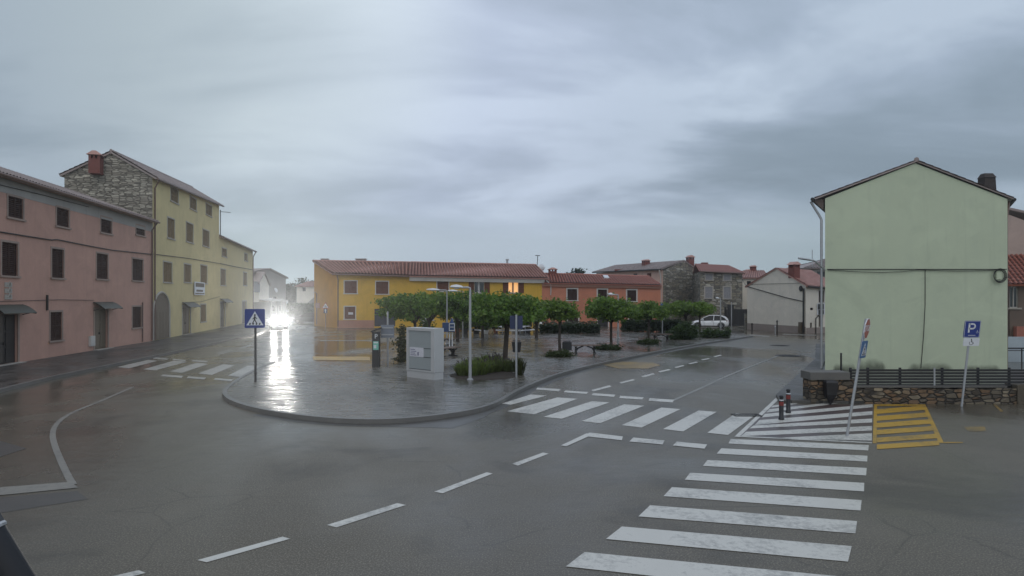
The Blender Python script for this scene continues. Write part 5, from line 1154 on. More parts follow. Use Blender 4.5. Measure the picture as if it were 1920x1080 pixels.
# bins
def bin_(px, py, y0, y1, wid, label, shape):
    c = G(px, py, PZ); d = c.y; k = d / F; t = thing('litter_bin', label, 'litter bin', c); z0, z1 = P(0, y1, d).z, P(0, y0, d).z; r_ = wid * k / 2
    mb = MB(); taper = .78 if shape == 'taper' else 1
    mb.loft([[c + Vector((x * q, y * q * .8, z - c.z)) for x, y in ((-1, -1), (1, -1), (1, 1), (-1, 1))] for z, q in ((z0, r_ * taper), (z1 - .04, r_), (z1, r_ * 1.04))]); part('bin', mb, M['dark'], t, bevel=.015)
    mb = MB(); mb.box(c + Vector((0, 0, z1 - c.z + .05)), (r_ * 1.6, r_ * 1.3, .03)); part('lid', mb, M['trim'], t)
    part('post', MB().tube([c, v3(c, z0 + .05)], .05, 8), M['dark'], t)
bin_(1063, 663, 641, 656.5, 17, 'square dark litter bin beside the wooden bench', 'sq'); bin_(968.5, 700, 641, 660, 18, 'tapered black litter bin behind the grey sign post', 'taper')
# blue stand
c = G(846, 652, PZ); d = c.y; k = d / F; t = thing('telephone_stand', 'blue stand with white framed display on two white legs', 'kiosk', c)
mb = MB(); z0, z1 = P(0, 622, d).z, P(0, 605, d).z; mb.box((c.x - 5 * k, c.y, (z0 + z1) / 2), (22 * k, .5, z1 - z0)); part('body', mb, M['boothblue'], t, bevel=.03)
fr = Fr((c.x + 2 * k, c.y - .26, P(0, 613, d).z), 0); mb = MB()
for q in ((-5.5, -7, 5.5, -5.6), (-5.5, 5.6, 5.5, 7), (-5.5, -5.6, -4.1, 5.6), (4.1, -5.6, 5.5, 5.6), (-3.4, -.5, 3.4, .7)): fr.rect(mb, *[v * k for v in q], 0, .03)
part('display_frame', mb, M['signwhite'], t)
for x in (-3, 2): mb = MB(); mb.box((c.x + x * k, c.y, (c.z + z0) / 2), (2.2 * k, .1, z0 - c.z)); part('leg', mb, M['signwhite'], t)
mb = MB(); mb.lathe((c.x + 1 * k, c.y, z1), [(4 * k, 0), (3 * k, .1), (.02, .32)], 8); part('finial', mb, M['boothblue'], t)
# lamp posts
def lamp(px, py, ytop, reach, label, r=.07, head=1.0, mat='lampgrey'):
    c = G(px, py, PZ); d = c.y; zt = P(0, ytop, d).z; k = d / F; t = thing('street_lamp', label, 'street lamp', c, 'grey plaza lamps')
    part('pole', MB().tube([c, v3(c, c.z + 1.2), v3(c, zt - .12)], [r * 1.15, r, r * .75], 12), M[mat], t, smooth=True)
    part('base', MB().lathe(c, [(r * 2.2, 0), (r * 2.2, .03), (r * 1.3, .06)], 12), M[mat], t)
    part('arm', MB().tube([v3(c, zt - .14), v3(c, zt - .03), v3(c + Vector((reach * k * .1, 0, 0)), zt), v3(c + Vector((reach * k * .45, 0, 0)), zt)], r * .7, 8), M[mat], t, smooth=True)
    mb = MB(); a = v3(c + Vector((reach * k * .35, 0, 0)), zt); b = v3(c + Vector((reach * k * 1.02, 0, 0)), zt + .02); rings = []
    for s_, wv, hv in ((0, .06, .04), (.12, .17, .10), (.5, .24, .15), (.88, .18, .10), (1, .05, .03)):
        p = a.lerp(b, s_); rings.append([p + Vector((0, wv * head * math.cos(q), hv * head * (1 if math.sin(q) > 0 else .35) * math.sin(q))) for q in [2 * PI * j / 10 for j in range(10)]])
    hd = part('lamp_head', MB().loft(rings), M['lamphead'], t, smooth=True)
    mb = MB(); p = a.lerp(b, .5); mb.lathe(p + Vector((0, 0, -.05 * head)), [(.001, -.035), (.13 * head, -.03), (.15 * head, 0)], 10); part('lens', mb, M['signwhite'], hd, smooth=True)
lamp(881.5, 712, 539, -37, 'grey street lamp beside the lavender bed, arm pointing left', .06, .8)
lamp(838, 645, 544, -38, 'street lamp standing among the trees behind the notice cabinet', .06, .95); lamp(868, 634, 546, -28, 'pale street lamp showing above the trees right of the notice cabinet', .06, .95)
lamp(1159, 634, 552.5, -20, 'street lamp with flat white head in front of the terracotta house', .08, 1.1); lamp(1351, 625, 559.5, -9, 'thin street lamp beside the rear of the white car', .07, .9)
c = G(1371.5, 616); t = thing('street_pole', 'thin grey pole behind the rear of the white car', 'pole', c); part('shaft', MB().tube([c, v3(c, P(0, 568, c.y).z)], .06, 8), M['lampgrey'], t); part('cap', MB().lathe(v3(c, P(0, 568, c.y).z), [(.08, 0), (.06, .08), (.004, .1)], 8), M['lampgrey'], t)
c = G(1157.5, 652, PZ); t = thing('marker_post', 'short grey marker post beside the third round planting', 'post', c); part('shaft', MB().tube([c, c + Vector((0, 0, 1.05))], .04, 8), M['galv'], t); part('cap', MB().lathe(c + Vector((0, 0, 1.05)), [(.05, 0), (.05, .03), (.005, .05)], 8), M['galv'], t)
c = G(1199, 633, PZ)

# ================================================================== VEGETATION
def leaves(mb, c, rad, n, size, clumps=0, crad=.4, flat=.3, seed=0, drop=0.0, bottom=-1.0):
    rr = random.Random(seed); c = Vector(c); cl = []
    for _ in range(clumps):
        while True:
            p = Vector((rr.uniform(-1, 1), rr.uniform(-1, 1), rr.uniform(bottom, 1)))
            if p.length <= 1: break
        cl.append(p)
    for _ in range(n):
        if cl and rr.random() > drop:
            q = rr.choice(cl); p = Vector((q.x * rad[0] + rr.gauss(0, crad), q.y * rad[1] + rr.gauss(0, crad), q.z * rad[2] + rr.gauss(0, crad * .55)))
        else:
            while True:
                p = Vector((rr.uniform(-1, 1), rr.uniform(-1, 1), rr.uniform(bottom, 1)))
                if p.length <= 1: break
            k = .75 + .25 * rr.random(); p = Vector((p.x * rad[0], p.y * rad[1], p.z * rad[2])) * k
        s = size * rr.uniform(.6, 1.35)
        a = Vector((rr.gauss(0, 1), rr.gauss(0, 1), rr.gauss(0, flat))).normalized(); b = a.cross(Vector((rr.gauss(0, 1), rr.gauss(0, 1), rr.gauss(0, 1)))).normalized()
        o = c + p; i = len(mb.v)
        mb.v += [o - a * s * .6, o + b * s * .34, o + a * s * .6, o - b * s * .34]; mb.f.append((i, i + 1, i + 2, i + 3)); mb.uv.append(None)
    return mb
def tree(px, py, x0, x1, ytop, ybot, label, n=3800, leafsize=.19, trunk=.13, z=PZ, lean=0, seed=1, grp='pollarded plaza trees', mat='leaf'):
    c = G(px, py, z); d = c.y; k = d / F; rr = random.Random(seed * 13 + 5); t = thing('tree', label, 'tree', c, grp)
    zt, zb = P(0, ytop, d).z, P(0, ybot, d).z; cx = ((x0 + x1) / 2 - px) * k; rx = (x1 - x0) / 2 * k; zc_ = (zt + zb) / 2
    fork = v3(c + Vector((lean, 0, 0)), zb + .1); mb = MB()
    mb.tube([c - Vector((0, 0, .1)), c + Vector((0, 0, .08)), c.lerp(fork, .4) + Vector((rr.uniform(-.04, .04), 0, 0)), fork], [trunk * 1.6, trunk * 1.15, trunk, trunk * .95], 9)
    for j in range(7):
        a = 2 * PI * j / 7 + rr.uniform(-.3, .3); L_ = rr.uniform(.55, .85); e = fork + Vector((cx * .7 + math.cos(a) * rx * L_, math.sin(a) * rx * L_, (zc_ - fork.z) * rr.uniform(.6, 1.5)))
        m_ = fork.lerp(e, .45) + Vector((0, 0, .18)); mb.tube([fork - Vector((0, 0, .05)), m_, e], [trunk * .7, trunk * .45, trunk * .16], 6)
        for q in range(2): mb.tube([m_, m_.lerp(e, .6) + Vector((rr.uniform(-.4, .4), rr.uniform(-.4, .4), rr.uniform(.2, .6)))], [trunk * .3, trunk * .1], 5)
    part('trunk', mb, M['bark'], t, smooth=True)
    mb = MB(); leaves(mb, Vector((c.x + cx, c.y, zc_)), (rx * .98, rx * .98, (zt - zb) * .5), int(n * 1.3), leafsize * .88, 46, rx * .12, .8, seed, .3, -.55)
    for j in range(16):  # loose shoots on top
        a = rr.uniform(0, 2 * PI); q = rr.uniform(.1, .95); p = Vector((c.x + cx + math.cos(a) * rx * q, c.y + math.sin(a) * rx * q, zt - (zt - zb) * .25 - q * .15)); hh = rr.uniform(.25, .6)
        for l in range(12): leaves(mb, p + Vector((0, 0, hh * l / 11)), (.1, .1, .05), 1, leafsize * .8, 0, .1, .5, rr.randint(0, 10 ** 6))
    part('crown', mb, M[mat], t); return t
tree(947, 690, 873, 1018, 547, 617, 'tree with thick dark trunk rising from the lavender bed', 5600, .2, .12, seed=1, lean=.1)
tree(1050, 663, 1002, 1092, 562, 606, 'slim tree standing beside the square litter bin', 3300, .2, .085, seed=2)
tree(1146, 652, 1087, 1196, 560, 606, 'spreading tree in the round planting right of the wooden bench', 4200, .21, .095, seed=3)
tree(1217, 640, 1176, 1256, 566, 604, 'small tree in the round planting before the far bench', 2800, .22, .095, seed=4)
tree(778, 655, 706, 812, 549, 608, 'tree in front of the ochre house, behind the notice cabinet', 3600, .21, .1, seed=5)
tree(805, 640, 772, 866, 547, 606, 'tree just right of the notice cabinet, its crown before the yellow house', 3200, .22, .1, seed=6)
tree(858, 640, 826, 918, 548, 610, 'tree behind the slim grey lamp with its crown before the closed window', 3600, .22, .12, seed=7)
tree(905, 634, 880, 968, 555, 612, 'tree behind the thick trunked one, below the lit window', 3200, .23, .12, seed=8)
tree(1006, 634, 968, 1040, 562, 610, 'tree at the right end of the yellow house near the hedge', 2800, .23, .12, seed=9)
tree(1286, 626, 1240, 1330, 566, 594, 'low spreading tree in front of the dark stone gable', 3000, .25, .13, seed=10)
tree(1312, 622, 1290, 1338, 570, 596, 'small tree between the stone gable and the white car', 1600, .26, .1, seed=11)
def bush(name, label, cat, c, rad, n, size, mat, seed, grp=None, stem=True, clumps=24, crad=.2):
    c = Vector(c); t = thing(name, label, cat, c, grp); mb = MB(); leaves(mb, c + Vector((0, 0, rad[2] * .45)), rad, n, size, clumps, crad, .6, seed, .45, -.45); part('foliage', mb, M[mat], t)
    rr = random.Random(seed); mb = MB()
    for _ in range(7): mb.tube([c + Vector((rr.uniform(-.3, .3) * rad[0], rr.uniform(-.3, .3) * rad[1], 0)), c + Vector((rr.uniform(-.6, .6) * rad[0], rr.uniform(-.6, .6) * rad[1], rad[2] * .9))], [.03, .01], 5)
    part('stems', mb, M['bark'], t); return t
# round plantings
for i, (px, py, rx, lb) in enumerate(((1047, 668, 26, 'round low planting around the slim tree by the bin'), (1140, 655, 27, 'round low planting around the spreading tree'), (1214, 644, 23, 'round low planting around the small tree near the far bench'))):
    c = G(px, py, PZ); k = c.y / F; bush('shrub', lb, 'shrub', c, (rx * k, rx * k * .9, .22), 1700, .11, 'leafhedge', 30 + i, 'round plantings under the trees', True, 30, .12)
# lavender bed
c = G(908, 704, PZ); t = thing('lavender_bed', 'wide clump of green lavender around the grey lamp post', 'flower bed', c); k = c.y / F; rr = random.Random(5); mb = MB(); fb = MB()
def tuft(mb, fb, p, hh, sp, n, fl):
    for _ in range(n):
        a = rr.uniform(0, 2 * PI); q = sp * rr.random() ** .6; o = p + Vector((math.cos(a) * q * .4, math.sin(a) * q * .4, 0)); e = p + Vector((math.cos(a) * q, math.sin(a) * q, hh * rr.uniform(.55, 1.05) * (1 - .3 * (q / sp) ** 2))); s = Vector((-math.sin(a), math.cos(a), 0)) * .016
        m_ = o.lerp(e, .6) + Vector((0, 0, hh * .12)); mb.add([o - s, o + s, m_ + s, m_ - s]); mb.add([m_ - s, m_ + s, e])
        if rr.random() < fl: u = (e - m_).normalized(); fb.add([e - s * 1.5, e + s * 1.5, e + u * .12 + s, e + u * .12 - s])
for px, py, hh in ((868, 705, .78), (885, 706, .85), (902, 704, .85), (878, 699, .8), (895, 697, .85), (917, 700, .8), (930, 698, .85), (945, 696, .7), (956, 694, .6), (912, 692, .85), (930, 690, .8)):
    p = G(px, py, PZ); tuft(mb, fb, p, hh * .85, .55, 520, .03 if px < 905 else .10)
part('foliage', mb, M['lavender'], t); part('flowers', fb, M['flower'], t, stuff=True); mb = MB(); mb.lathe(c, [(1.5, .0), (1.45, .04), (.001, .06)], 20)
part('soil', mb, M['soil'], t)
c = G(974, 703, PZ); t = thing('grass_tuft', 'dark spiky tuft at the foot of the tapered litter bin', 'plant', c); mb = MB(); fb = MB(); tuft(mb, fb, c, .95, .45, 160, .5); part('blades', mb, M['leafdry'], t)
# dark slim conifer and stick beside notice cabinet
c = G(751, 680, PZ); t = bush('conifer', 'ragged dark evergreen beside the notice cabinet', 'shrub', c + Vector((0, .3, 0)), (.26, .26, 1.5), 1300, .12, 'leafdry', 77, None, True, 30, .13)
q = G(748, 687, PZ); t2 = solo('wooden_stake', MB().tube([Vector((0, 0, 0)), Vector((.08, .05, .62))], .04, 6), M['wood'], 'short pale wooden stake at the foot of the ragged evergreen', 'stake', off=q)
# hedges
def hedge(label, x0, x1, yb, yt, mat, seed, n=3600, size=.17, thick=.9, gry=None, z=PZ):
    a, b = G(x0, yb, z), G(x1, yb, z); c = (a + b) / 2; k = c.y / F; hh = (yb - yt) * k; t = thing('hedge', label, 'hedge', c); rr = random.Random(seed); mb = MB(); Lh = (b - a).length
    for _ in range(n):
        s = rr.random(); o = Vector((rr.uniform(-Lh / 2, Lh / 2), rr.uniform(-thick / 2, thick / 2), rr.random() ** .7 * hh * (.9 + .1 * math.sin(s * 9 + rr.random())))); leaves(mb, c + o, (.05, .05, .05), 1, size, 0, .1, .6, rr.randint(0, 10 ** 7))
    part('foliage', mb, M[mat], t); mb = MB(); 
    for j in range(int(Lh / .5)): x = -Lh / 2 + .25 + j * .5; mb.tube([c + Vector((x, 0, 0)), c + Vector((x + rr.uniform(-.1, .1), 0, hh * .85))], [.04, .015], 5)
    part('stems', mb, M['bark'], t); return t
hedge('long low dark hedge in front of the terracotta house', 1012, 1124, 625, 608, 'leafhedge', 51, 4200, .2, 1.0)
hedge('grey green hedge topping along the terracotta house windows', 1000, 1120, 621, 602, 'leafgrey', 52, 1500, .2, .6)
hedge('tall dark green hedge between the terracotta house and stone gable', 1166, 1278, 622, 599, 'leafhedge', 53, 5200, .22, 1.2)
c = G(1284, 636, PZ); bush('bush', 'round green bush in front of the white car', 'bush', c, (26 * c.y / F, 1.1, 22 * c.y / F), 3400, .17, 'leafbush', 61, None, True, 30, .2)
c = G(1335, 633, PZ); bush('bush', 'low green bush at the kerb right of the round bush', 'bush', c, (30 * c.y / F, .8, .55), 1900, .14, 'leafbush', 62, None, True, 30, .16)
c = G(1364, 634, PZ); bush('bush', 'tiny tuft of bush at the tip of the kerb planting', 'bush', c, (.35, .35, .65), 420, .12, 'leafbush', 63, None, True, 8, .1)
# cafe terrace planters, parasols
def planter(px, py, wd, hh, mat, label, lf, seed, ph=1.0):
    c = G(px, py, PZ); k = c.y / F; w2 = wd * k / 2; t = thing('planter', label, 'planter', c); mb = MB(); mb.loft([[c + Vector((x * q, y * q * .8, z)) for x, y in ((-1, -1), (1, -1), (1, 1), (-1, 1))] for z, q in ((0, w2 * .75), (hh * k * .9, w2), (hh * k, w2 * 1.06))]); part('pot', mb, M[mat], t)
    mb = MB(); leaves(mb, c + Vector((0, 0, hh * k + ph * .4)), (w2 * 1.3, w2 * 1.1, ph * .6), 520, .22, 3, .34, .6, seed, .4, -.7); part('plant', mb, M[lf], t)
for i, a in enumerate(((910, 626, 13, 7, 'potwhite', 'white tapered planter under the trees by the cafe', 'leafbush', 81), (858, 624, 12, 8, 'potterra', 'terracotta planter box left of the slim grey lamp', 'leafbush', 82), (871, 625, 12, 9, 'trim', 'dark planter box just left of the slim grey lamp', 'leafbush', 83), (893, 625, 13, 9, 'trim', 'dark planter box just right of the slim grey lamp', 'leafhedge', 84), (988, 624, 16, 9, 'trim', 'dark planter left of the long low hedge', 'leafgrey', 85), (800, 628, 10, 8, 'potterra', 'terracotta planter seen above the notice cabinet', 'leafbush', 86), (930, 624, 10, 8, 'potterra', 'terracotta planter close to the thick trunk', 'leafhedge', 87))): planter(*a)
def parasol(px, py, ytop, label):
    c = G(px, py, PZ); zt = P(0, ytop, c.y).z; t = thing('folded_parasol', label, 'parasol', c); hh = zt - c.z; part('pole', MB().tube([c, v3(c, zt)], .04, 8), M['galv'], t); mb = MB(); mb.lathe(c, [(.2, hh * .35), (.26, hh * .45), (.2, hh * .7), (.1, hh * .93), (.02, hh * .99)], 10); part('canopy', mb, M['canvas'], t, smooth=True); part('base', MB().lathe(c, [(.3, 0), (.3, .07), (.05, .1)], 12), M['trim'], t)
parasol(797, 626, 594, 'folded white parasol above the notice cabinet'); parasol(942, 624, 600, 'folded white parasol left of the thick trunk'); parasol(1014, 623, 602, 'folded white parasol near the long hedge')
def ctable(px, py, label):
    c = G(px, py, PZ); t = thing('cafe_table', label, 'table', c); part('top', MB().lathe(c + Vector((0, 0, .72)), [(.5, 0), (.5, .03), (.001, .035)], 16), M['signwhite'], t); part('leg', MB().tube([c, c + Vector((0, 0, .72))], .035, 8), M['galv'], t); part('foot', MB().lathe(c, [(.24, 0), (.22, .03), (.04, .05)], 12), M['trim'], t)
ctable(942, 627, 'white round cafe table left of the thick tree trunk'); ctable(985, 626, 'white round cafe table right of the thick tree trunk'); ctable(975, 628, 'white round cafe table in front by the sign post')
# low white barrier rails of the terrace
for i, (xa, ya, xb, yb, lb) in enumerate(((848, 621, 908, 627, 'low white terrace rail left of the thick tree trunk'), (930, 626, 968, 627, 'low white terrace rail behind the thick tree trunk'), (972, 627, 1002, 625, 'low white terrace rail by the grey sign post'))):
    a, b = G(xa, ya, PZ), G(xb, yb, PZ); t = thing('terrace_rail', lb, 'rail', a); mb = MB(); mb.tube([v3(a, PZ + .35), v3(b, PZ + .35)], .07, 6); part('rail', mb, M['signwhite'], t)
    for s_ in (.03, .5, .97): p = a.lerp(b, s_); part('post', MB().tube([p, v3(p, PZ + .36)], .05, 6), M['trim'], t)
# background trees
def wood_tree(px, py_top, d, wpx, hpx, label, seed, n=2600, mat='leafhedge'):
    c = Vector(((px - CX) / F * d, d, 0)); k = d / F; zt = P(0, py_top, d).z; hh = hpx * k; t = thing('tree', label, 'tree', c, 'trees behind the village'); part('trunk', MB().tube([c, v3(c, zt - hh * .5)], [.3, .18], 8), M['bark'], t); mb = MB(); leaves(mb, v3(c, zt - hh / 2), (wpx * k / 2, wpx * k / 2, hh / 2), n, .5, 26, wpx * k * .09, .6, seed, .2); part('crown', mb, M[mat], t)
wood_tree(560, 524, 175, 46, 52, 'dark tree behind the small far white house', 91); wood_tree(545, 531, 165, 24, 45, 'dark tree beside the far grey stone house', 92); wood_tree(1082, 506, 130, 44, 46, 'dark tree top showing over the terracotta roof', 93); wood_tree(1396, 545, 98, 12, 50, 'narrow green tree in the gap by the cream house', 94, 1500)
wood_tree(592, 526, 190, 40, 40, 'dark tree top over the roof of the far white house', 95)
hedge('green hedge along the verge before the small far white house', 540, 592, 592, 569, 'leafbush', 96, 2600, .5, 3, z=0)

# ================================================================== CARS
def car(name, label, c, ang, paint, lit=False, Lc=4.35, Wc=1.82, Hc=1.56, suv=True):
    """x forward"""
    c = Vector(c); t = thing(name, label, 'car', c); Mx = Matrix.Rotation(ang, 3, 'Z'); T = lambda x, y, z: c + Mx @ Vector((x, y, z)); h_ = Wc / 2
    st = [(-2.17, .45, .78, .72), (-2.12, .34, .98, .80), (-1.9, .27, 1.02, .87), (-1.35, .25, 1.02, .9), (-.4, .25, .99, .91), (.7, .25, .96, .91), (1.2, .25, .93, .9), (1.7, .27, .86, .87), (2.02, .32, .74, .80), (2.15, .42, .60, .70)]
    rings = []
    for x, zl, zh, wv in st:
        y = wv * h_ / .91; m_ = (zl + zh) / 2
        rings.append([T(x * Lc / 4.34, a * y, z) for a, z in ((-.86, zl), (-.98, zl + .1), (-1, m_), (-.97, zh - .1), (-.86, zh), (-.4, zh + .03), (.4, zh + .03), (.86, zh), (.97, zh - .1), (1, m_), (.98, zl + .1), (.86, zl))])
    body = part('body', MB().loft(rings), M[paint], t, smooth=True)
    cab = [(-2.0, .98, 1.06, .74, .74), (-1.75, .98, 1.36, .82, .68), (-1.3, .98, Hc - .06, .84, .64), (-.5, .97, Hc - .01, .85, .66), (.1, .96, Hc - .05, .85, .66), (.55, .95, 1.32, .84, .68), (1.12, .92, .97, .80, .76)]
    rings = []
    for x, z0, z1, w0, w1 in cab: rings.append([T(x, a * w * h_ / .91, z) for a, w, z in ((-1, w0, z0 - .04), (-1, (w0 + w1) / 2 + .02, (z0 + z1) / 2), (-1, w1, z1), (1, w1, z1), (1, (w0 + w1) / 2 + .02, (z0 + z1) / 2), (1, w0, z0 - .04))])
    part('glass', MB().loft(rings), M['carglass'], t, smooth=True)
    mb = MB(); rr_ = []
    for x, z0, z1, w0, w1 in cab[1:5]: rr_.append([T(x, a * w1 * h_ / .91 * 1.02, z1 + dz) for a, dz in ((-1, -.03), (-.9, .035), (.9, .035), (1, -.03))])
    mb.loft(rr_); part('roof', mb, M[paint], t, smooth=True)
    for s_ in (-1, 1):
        mb = MB()
        y = lambda w: s_ * w * h_ / .91 * 1.015
        mb.tube([T(1.1, y(.80), .96), T(.55, y(.69), 1.33), T(.1, y(.67), Hc - .05)], [.045, .04, .04], 6); mb.tube([T(-.45, y(.85), .98), T(-.5, y(.67), Hc - .03)], .04, 6); mb.tube([T(-2.0, y(.76), 1.02), T(-1.72, y(.73), 1.32), T(-1.3, y(.66), Hc - .06)], [.1, .1, .05], 6); part('pillar', mb, M[paint], t, smooth=True)
        mb = MB(); p = T(.72, s_ * (h_ + .09), 1.03); mb.box(p, (.14, .2, .13), Mx); part('mirror', mb, M[paint], t, bevel=.03)
        mb = MB(); fz = .66; mb.hexa([T(2.03, s_ * .40, fz - .1), T(1.78, s_ * .815, fz - .05), T(1.74, s_ * .83, fz + .15), T(1.98, s_ * .42, fz + .12)], [T(2.15, s_ * .40, fz - .1), T(1.9, s_ * .86, fz - .05), T(1.84, s_ * .86, fz + .15), T(2.08, s_ * .42, fz + .12)]); part('headlight', mb, M['headlit' if lit else 'headoff'], t)
        mb = MB(); mb.hexa([T(-2.02, s_ * .5, .8), T(-1.85, s_ * .83, .82), T(-1.88, s_ * .83, .98), T(-2.02, s_ * .52, .95)], [T(-2.16, s_ * .5, .8), T(-1.95, s_ * .86, .82), T(-1.95, s_ * .85, .98), T(-2.13, s_ * .52, .95)]); part('tail_light', mb, M['tail'], t)
        for x in (1.33, -1.3):
            wc = T(x, s_ * (h_ - .1), .34); ax = Mx @ Vector((0, s_, 0)); wh = part('wheel', MB().lathe(wc, [(.2, -.11), (.33, -.11), (.34, -.07), (.34, .07), (.32, .11), (.21, .115), (.2, .08)], 20, ax), M['tyre'], t, smooth=True)
            rm = MB().lathe(wc, [(.205, .09), (.19, .07), (.05, .075), (.001, .08)], 20, ax)
            for j in range(5): a = 2 * PI * j / 5; u = Mx @ Vector((math.cos(a), 0, math.sin(a))); rm.tube([wc + ax * .085, wc + ax * .09 + u * .19], .025, 5)
            part('rim', rm, M['rim'], wh)
            mb = MB(); pts = [T(x + .39 * math.cos(q), s_ * (h_ + .005), .34 + .39 * math.sin(q)) for q in [PI * j / 8 for j in range(9)]]; mb.tube(pts, .035, 5); part('wheel_arch', mb, M['trim'], t)
        mb = MB(); mb.box(T(0, s_ * (h_ - .01), .3), (2.0, .06, .12), Mx); part('sill', mb, M['trim'], t)
        mb = MB(); mb.tube([T(.6, s_ * (h_ - .005), .32), T(.62, s_ * (h_ + .004), .9)], .008, 4); mb.tube([T(-.45, s_ * (h_ - .0), .32), T(-.45, s_ * (h_ + .004), .93)], .008, 4); mb.box(T(-.3, s_ * (h_ + .01), .82), (.16, .03, .03), Mx); part('door_seam', mb, M['trim'], t)
    mb = MB(); mb.box(T(2.1, 0, .5), (.12, .9, .16), Mx); part('grille', mb, M['trim'], t); mb = MB(); mb.box(T(2.17, 0, .42), (.02, .5, .11), Mx); part('number_plate', mb, M['signwhite'], t); mb = MB(); mb.box(T(-2.16, 0, .72), (.03, .5, .11), Mx); part('rear_plate', mb, M['signwhite'], t)
    mb = MB(); mb.box(T(-2.1, 0, .36), (.16, 1.4, .16), Mx); part('rear_bumper', mb, M['trim'], t, bevel=.03)
    return t, T
c = G(1331, 615.5); car('parked_car', 'white hatchback parked by the stone house, its nose to the left', c, math.radians(180 - 20), 'carwhite', Lc=4.3)
c = G(522, 617); tc, T = car('oncoming_car', 'car with dazzling headlights coming down the left street', c, math.radians(-90 + 24), 'carwhite', lit=True)
for s_ in (-1, 1):
    for watts, cone, blend, aim in ((1000, 75, .6, Vector((6, 14, 0))), (16000, 17, .08, Vector((0, 0, 11.8)))):   # dipped and main beam
        ld = bpy.data.lights.new('headlight_beam', 'SPOT'); ld.energy = watts; ld.spot_size = math.radians(cone); ld.spot_blend = blend; ld.shadow_soft_size = .12; ld.color = (1, .96, .9)
        o = bpy.data.objects.new('headlight_beam', ld); C.objects.link(o); o.parent = tc; p = T(2.28, s_ * .62, .68); o.location = p - c; q = aim - p; o.rotation_euler = q.to_track_quat('-Z', 'Y').to_euler()
c = Vector(((579 - CX) / F * 92, 92, 0)); car('dark_car', 'dark car parked beside the corner of the ochre house', c, math.radians(180), 'cardark')

# dark pipe at lower left edge, close to the camera
a, b = P(-30, 985, 2.6), P(34, 1092, 2.6); dr = (b - a).normalized(); foot = b + dr * (b.z / -dr.z)
t = thing('leaning_pipe', 'dark leaning pipe cropped at the lower left corner', 'pipe', foot); part('tube', MB().tube([foot, b, a.lerp(b, .3), a], .06, 12), M['darkblue'], t, smooth=True); part('collar', MB().lathe(a + Vector((0, 0, .0)), [(.05, -.03), (.064, -.02), (.064, .03), (.03, .06)], 12, -dr), M['dark'], t)
part('ring', MB().lathe(a + dr * .03, [(.064, -.01), (.068, 0), (.064, .01)], 12, -dr), M['zinc'], t)
# overhead cable from stone house to cream house
a, b = P(1392, 524, 88), P(1402, 537, 74)
solo('overhead_cable', MB().tube([a, a.lerp(b, .5) + Vector((0, 0, -.15)), b], .03, 5), M['cable'], 'black overhead cable from the red roofed stone house to the cream gable', 'cable', off=(0, 0, 0))

# rain mist in the air
mb = MB(); mb.box((0, 145, 9.5), (410, 360, 21)); hm = bpy.data.materials.new('rain_mist'); hm.use_nodes = True; ht = hm.node_tree; ht.nodes.clear()
ho = ht.nodes.new('ShaderNodeOutputMaterial'); pv = ht.nodes.new('ShaderNodeVolumePrincipled'); pv.inputs['Color'].default_value = (.86, .90, .94, 1); pv.inputs['Density'].default_value = .0008; pv.inputs['Anisotropy'].default_value = .82; L(ht, pv.outputs[0], ho.inputs['Volume'])
solo('haze', mb, hm, 'thin rain mist in the air over the square', kind='stuff', off=(0, 145, 9.5))

# ================================================================== WORLD, LIGHT, CAMERA
W = bpy.data.worlds.new('World'); S.world = W; W.use_nodes = True; t = W.node_tree; t.nodes.clear()
SUN_AZ, SUN_EL = math.radians(182), math.radians(48)      # azimuth from +Y towards +X
outn = t.nodes.new('ShaderNodeOutputWorld'); bg = t.nodes.new('ShaderNodeBackground'); L(t, bg.outputs[0], outn.inputs[0]); bg.inputs[1].default_value = .115
sky = t.nodes.new('ShaderNodeTexSky'); sky.sky_type = 'NISHITA'; sky.sun_disc = False; sky.sun_elevation = SUN_EL; sky.sun_rotation = SUN_AZ; sky.air_density = 1.5; sky.dust_density = 3
tc_ = t.nodes.new('ShaderNodeTexCoord'); sep = t.nodes.new('ShaderNodeSeparateXYZ'); L(t, tc_.outputs['Generated'], sep.inputs[0])
zz = math_(t, 'ADD', math_(t, 'MAXIMUM', sep.outputs[2], 0.0), .17)
cb = t.nodes.new('ShaderNodeCombineXYZ'); L(t, math_(t, 'DIVIDE', sep.outputs[0], zz), cb.inputs[0]); L(t, math_(t, 'DIVIDE', sep.outputs[1], zz), cb.inputs[1])
mp = t.nodes.new('ShaderNodeMapping'); mp.inputs['Rotation'].default_value = (0, 0, -.12); mp.inputs['Scale'].default_value = (.62, 1.05, 1); mp.inputs['Location'].default_value = (5.1, 6.9, 6.1); L(t, cb.outputs[0], mp.inputs['Vector'])
n1 = N(t, 'ShaderNodeTexNoise', Scale=1.35, Detail=8, Roughness=.52, Distortion=.35); L(t, mp.outputs[0], n1.inputs['Vector'])
n2 = N(t, 'ShaderNodeTexNoise', Scale=.32, Detail=3, Roughness=.5); L(t, mp.outputs[0], n2.inputs['Vector'])
cl = math_(t, 'ADD', math_(t, 'MULTIPLY', n1.outputs['Fac'], .65), math_(t, 'MULTIPLY', n2.outputs['Fac'], .35))
cloud = ramp(t, cl, [(.405, (2.3, 2.75, 3.45)), (.46, (3.5, 4.1, 5.1)), (.515, (4.8, 5.5, 6.9)), (.575, (7.0, 7.9, 9.4))])
hz = ramp(t, sep.outputs[2], [(0, g3(1)), (.09, g3(.9)), (.16, g3(0))])
col = mix(t, hz, cloud, (4.3, 5.05, 5.3))
bandm = math_(t, 'MULTIPLY', ramp(t, sep.outputs[2], [(.12, g3(0)), (.17, g3(1)), (.21, g3(.7)), (.30, g3(0))]), ramp(t, n1.outputs['Fac'], [(.40, g3(.75)), (.62, g3(.1))]))
